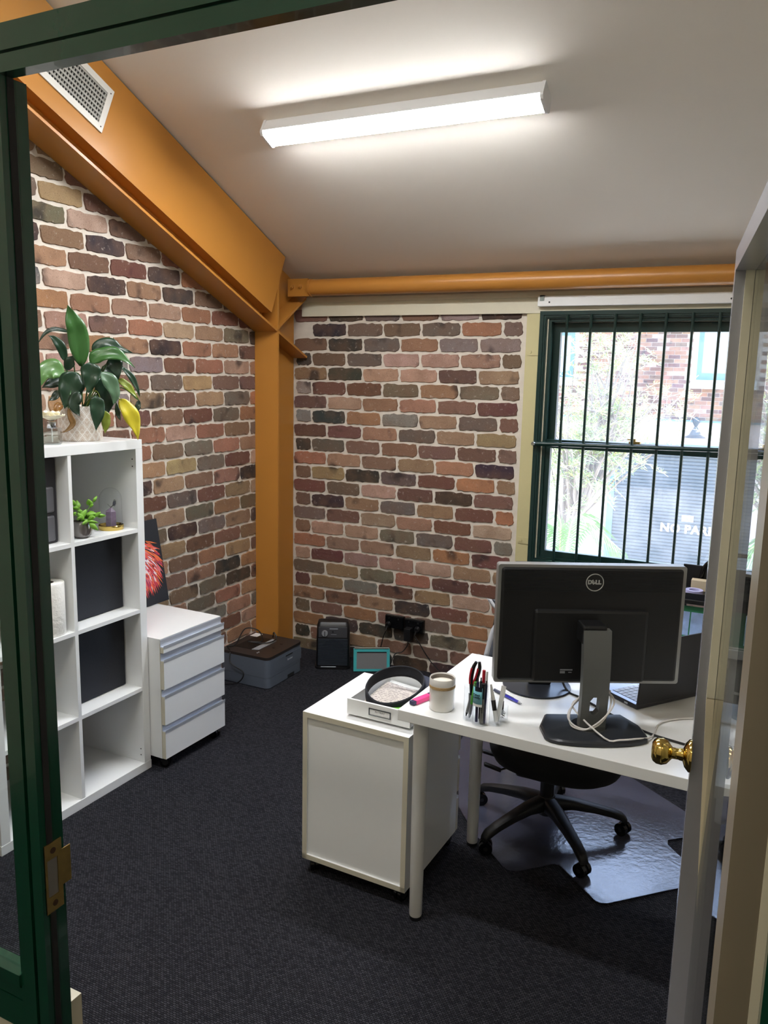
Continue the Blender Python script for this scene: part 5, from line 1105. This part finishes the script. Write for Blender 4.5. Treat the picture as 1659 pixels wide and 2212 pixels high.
W_ = [(1.03, 2.15, 4.62, 6.5), (-2.6, -1.55, 4.62, 6.5)]
for r_ in range(46):
    z = 3.98+0.086*r_
    for i in range(30):
        x = -3.4+0.24*i+(0.12 if r_ % 2 else 0)
        if any(a-0.12 < x < b+0.12 and c-0.02 < z < d_ for a, b, c, d_ in W_): continue
        f.add(ebrick(x, z, 0.228, 0.074), Matrix.Identity(4), er.choice('OORRROPBO'))
f.build('facade_bricks', bd, brick_mat('facade brick', True, 0.3))
for a, b, c, d_ in W_:
    wn = MB(); ring(wn, a, c+0.18, b, d_, 0.09, -0.02, 0.02, tb=0.14); wn.box((a+b)/2-0.0, -0.02, c+1.1, b-0.09, 0.0, c+1.18); wn = wn.build('window', M_fgreen, bd)
    MB().box(a+0.09, 0.0, c+0.3, b-0.09, 0.008, d_).build('pane', mat('facade glass', (150, 170, 185), 0.15, spec=0.8), wn)
    MB().box(a-0.05, -0.10, c, b+0.05, 0.02, c+0.18).build('window_sill', mat('white sill', (235, 235, 232), 0.8), wn)
MB().box(-3.5, -0.06, 3.44, 4.0, 0.012, 3.92).build('render_band', M_ren, bd)
MB().box(-3.5, -0.10, 3.92, 4.0, 0.012, 3.96).build('flashing', M_fgreen, bd)
MB().box(-0.65, -0.08, 3.30, 3.4, 0.012, 3.44).build('door_lintel', M_fgreen, bd)
MB().box(-3.5, -0.03, 0, -0.62, 0.012, 3.44).build('render_panel', M_ren, bd)
MB().box(-0.62, -0.05, 0, -0.48, 0.012, 3.30).build('door_post', M_fgreen, bd)
rd = MB()
for i in range(44):
    z = i*0.075; rd.add([(-0.48, 0.01, z), (3.4, 0.01, z), (3.4, -0.012, z+0.02), (-0.48, -0.012, z+0.02), (3.4, -0.012, z+0.06), (-0.48, -0.012, z+0.06), (3.4, 0.01, z+0.075), (-0.48, 0.01, z+0.075)], [(0, 1, 2, 3), (3, 2, 4, 5), (5, 4, 6, 7)])
rd = rd.build('roller_door', mat('grey roller slats', (88, 96, 100), 0.6, noise=0.08, nscale=2), bd)
M_wp = mat('white sign paint', (240, 240, 238), 0.7)
text('door_lettering', 'NO PARKING', 0.255, M_wp, rd, axes((1.36, -0.018, 1.605), (1, 0, 0), (0, 0, 1)), 0.002, bold=0.010, space=1.06)
MB().box(0.98, -0.02, 1.78, 1.22, -0.014, 1.92).build('door_notice', M_wp, rd)
MB().box(1.0, -0.022, 1.82, 1.2, -0.0205, 1.835).box(1.0, -0.022, 1.85, 1.2, -0.0205, 1.865).build('notice_print', mat('blue print', (110, 140, 190), 0.6), rd)
lp_ = thing('wall_lantern', 'teal lantern finial on the render band above the roller door', 'lantern', (1.12, YB-0.16, GZ+3.60))
MB().lathe([(0, 0), (0.22, 0.0), (0.2, 0.02), (0.12, 0.06), (0.09, 0.13), (0.05, 0.2), (0.025, 0.23), (0.05, 0.28), (0.075, 0.33), (0.07, 0.39), (0.03, 0.43), (0, 0.44)], 20).build('lantern_body', mat('teal lantern paint', (14, 52, 64), 0.4), lp_, smooth=40)

# ---- bottlebrush tree
tree = thing('bottlebrush_tree', 'sprawling sunlit bottlebrush tree outside the window', 'tree', (-0.35, 6.6, GZ))
tr_ = random.Random(21); M_bark = mat('pale grey bark', (150, 136, 122), 0.9, noise=0.2, nscale=20)
trunk = spline([(0, 0, 0), (0.25, 0, 1.2), (0.47, 0, 2.25), (0.68, 0, 2.8), (1.0, 0.0, 3.5), (1.15, 0.0, 4.2)], 6)
MB().tube(trunk, [0.075-0.05*i/(len(trunk)-1) for i in range(len(trunk))], 9).build('trunk', M_bark, tree, smooth=True)
tips = []
twigs = MB()
for i in range(46):
    s = trunk[tr_.randrange(13, len(trunk))]; a = tr_.uniform(0, 2*PI); ln = tr_.uniform(0.35, 1.0)**0.6; el = tr_.uniform(-0.9, 1.3)
    e = Vector((0.95+1.15*ln*math.cos(a)*math.cos(el), 0.6*ln*math.sin(a)*math.cos(el), 4.4+1.15*ln*math.sin(el))); md = s.lerp(e, 0.5)+Vector((tr_.uniform(-0.1, 0.1), tr_.uniform(-0.1, 0.1), 0.08))
    S = spline([s, md, e], 5); (MB().tube(S, [0.022-0.016*k/(len(S)-1) for k in range(len(S))], 6)).build('branch', M_bark, tree, smooth=True)
    for q in range(13):
        b0 = S[tr_.randrange(3, len(S))]; b1 = b0+Vector((tr_.uniform(-0.38, 0.38), tr_.uniform(-0.3, 0.3), tr_.uniform(-0.25, 0.35)))
        twigs.tube([b0, b0.lerp(b1, 0.5)+Vector((0, 0, 0.03)), b1], 0.0045, 4); tips.append((b0.lerp(b1, 0.6), b1)); tips.append((b0.lerp(b1, 0.3), b0.lerp(b1, 0.8)))
o = twigs.build('twigs', mat('silver twig', (196, 188, 176), 0.9), tree); o['kind'] = 'stuff'
for nm, c, frac in (('foliage', (150, 172, 110), 0.62), ('foliage', (196, 200, 120), 0.38)):
    m = MB()
    for b0, b1 in tips:
        if tr_.random() > frac: continue
        for k in range(9):
            p = b0.lerp(b1, tr_.uniform(0.2, 1.05)); d = Vector((tr_.uniform(-1, 1), tr_.uniform(-1, 1), tr_.uniform(-0.3, 1))).normalized(); ln = tr_.uniform(0.05, 0.11); sd_ = d.orthogonal().normalized()*0.006
            m.add([p, p+d*ln*0.5+sd_, p+d*ln, p+d*ln*0.5-sd_], [(0, 1, 2, 3)])
    o = m.build(nm, mat('narrow leaf %d' % c[0], c, 0.6), tree); o['kind'] = 'stuff'
# ---- palm
pa = thing('palm_frond_clump', 'arching sunlit palm fronds low outside the window', 'palm', (0.70, 4.5, GZ))
M_palm = mat('palm leaflet green', (96, 146, 66), 0.5, noise=0.1); M_rib = mat('palm rib', (190, 196, 130), 0.6)
MB().tube([(0, 0, 0), (0.02, 0, 2.4)], [0.09, 0.05], 10).build('trunk', M_bark, pa, smooth=True)
for fi, (ex, ey, ez, tx, tz) in enumerate(((0.18, -0.1, 3.30, 0.66, 2.98), (-0.08, 0.0, 3.26, -0.5, 2.95), (0.30, 0.1, 3.18, 0.80, 2.62), (-0.15, 0.2, 3.1, -0.6, 2.6))):
    S = spline([(0, 0, 2.35), (ex*0.3, ey*0.5, 2.85), (ex, ey, ez), (tx, ey*1.5, tz)], 8); fr_o = MB().tube(S, [0.014-0.010*i/(len(S)-1) for i in range(len(S))], 6).build('frond_rib', M_rib, pa, smooth=True)
    m = MB()
    for i in range(6, len(S)):
        for sub in (0, 0.5):
            p = S[i] if sub == 0 or i == len(S)-1 else S[i].lerp(S[i+1], 0.5); d = (S[min(i+1, len(S)-1)]-S[i-1]).normalized()
            for s in (-1, 1):
                side = d.cross(Vector((0, 0, 1))).normalized()*s; ln = 0.52*math.sin(PI*(0.12+0.8*(i-6)/(len(S)-6)))
                e = p+(side*0.45+d*0.6+Vector((0, 0, -0.55)))*ln; md = p.lerp(e, 0.45)+Vector((0, 0, 0.05)); wv = d*0.011
                m.add([p, md-wv, e, md+wv], [(0, 1, 2, 3)])
    o = m.build('leaflets', M_palm, fr_o); o['kind'] = 'stuff'

# ---- corridor light behind the viewer (a real batten on the corridor ceiling)
cz = ceil_z(-4.4)
k = thing('corridor_light', 'LED batten on the corridor ceiling behind the viewer', 'light', (2.2, -5.2, cz))
MB().box(-0.62, -0.06, -0.04, 0.62, 0.06, 0, ).build('housing', mat('white lamp housing'), k)
MB().box(-0.6, -0.055, -0.07, 0.6, 0.055, -0.0405).build('diffuser', mat('corridor diffuser', (255, 255, 255), 0.5, emit=(255, 244, 228), estr=14.0), k)
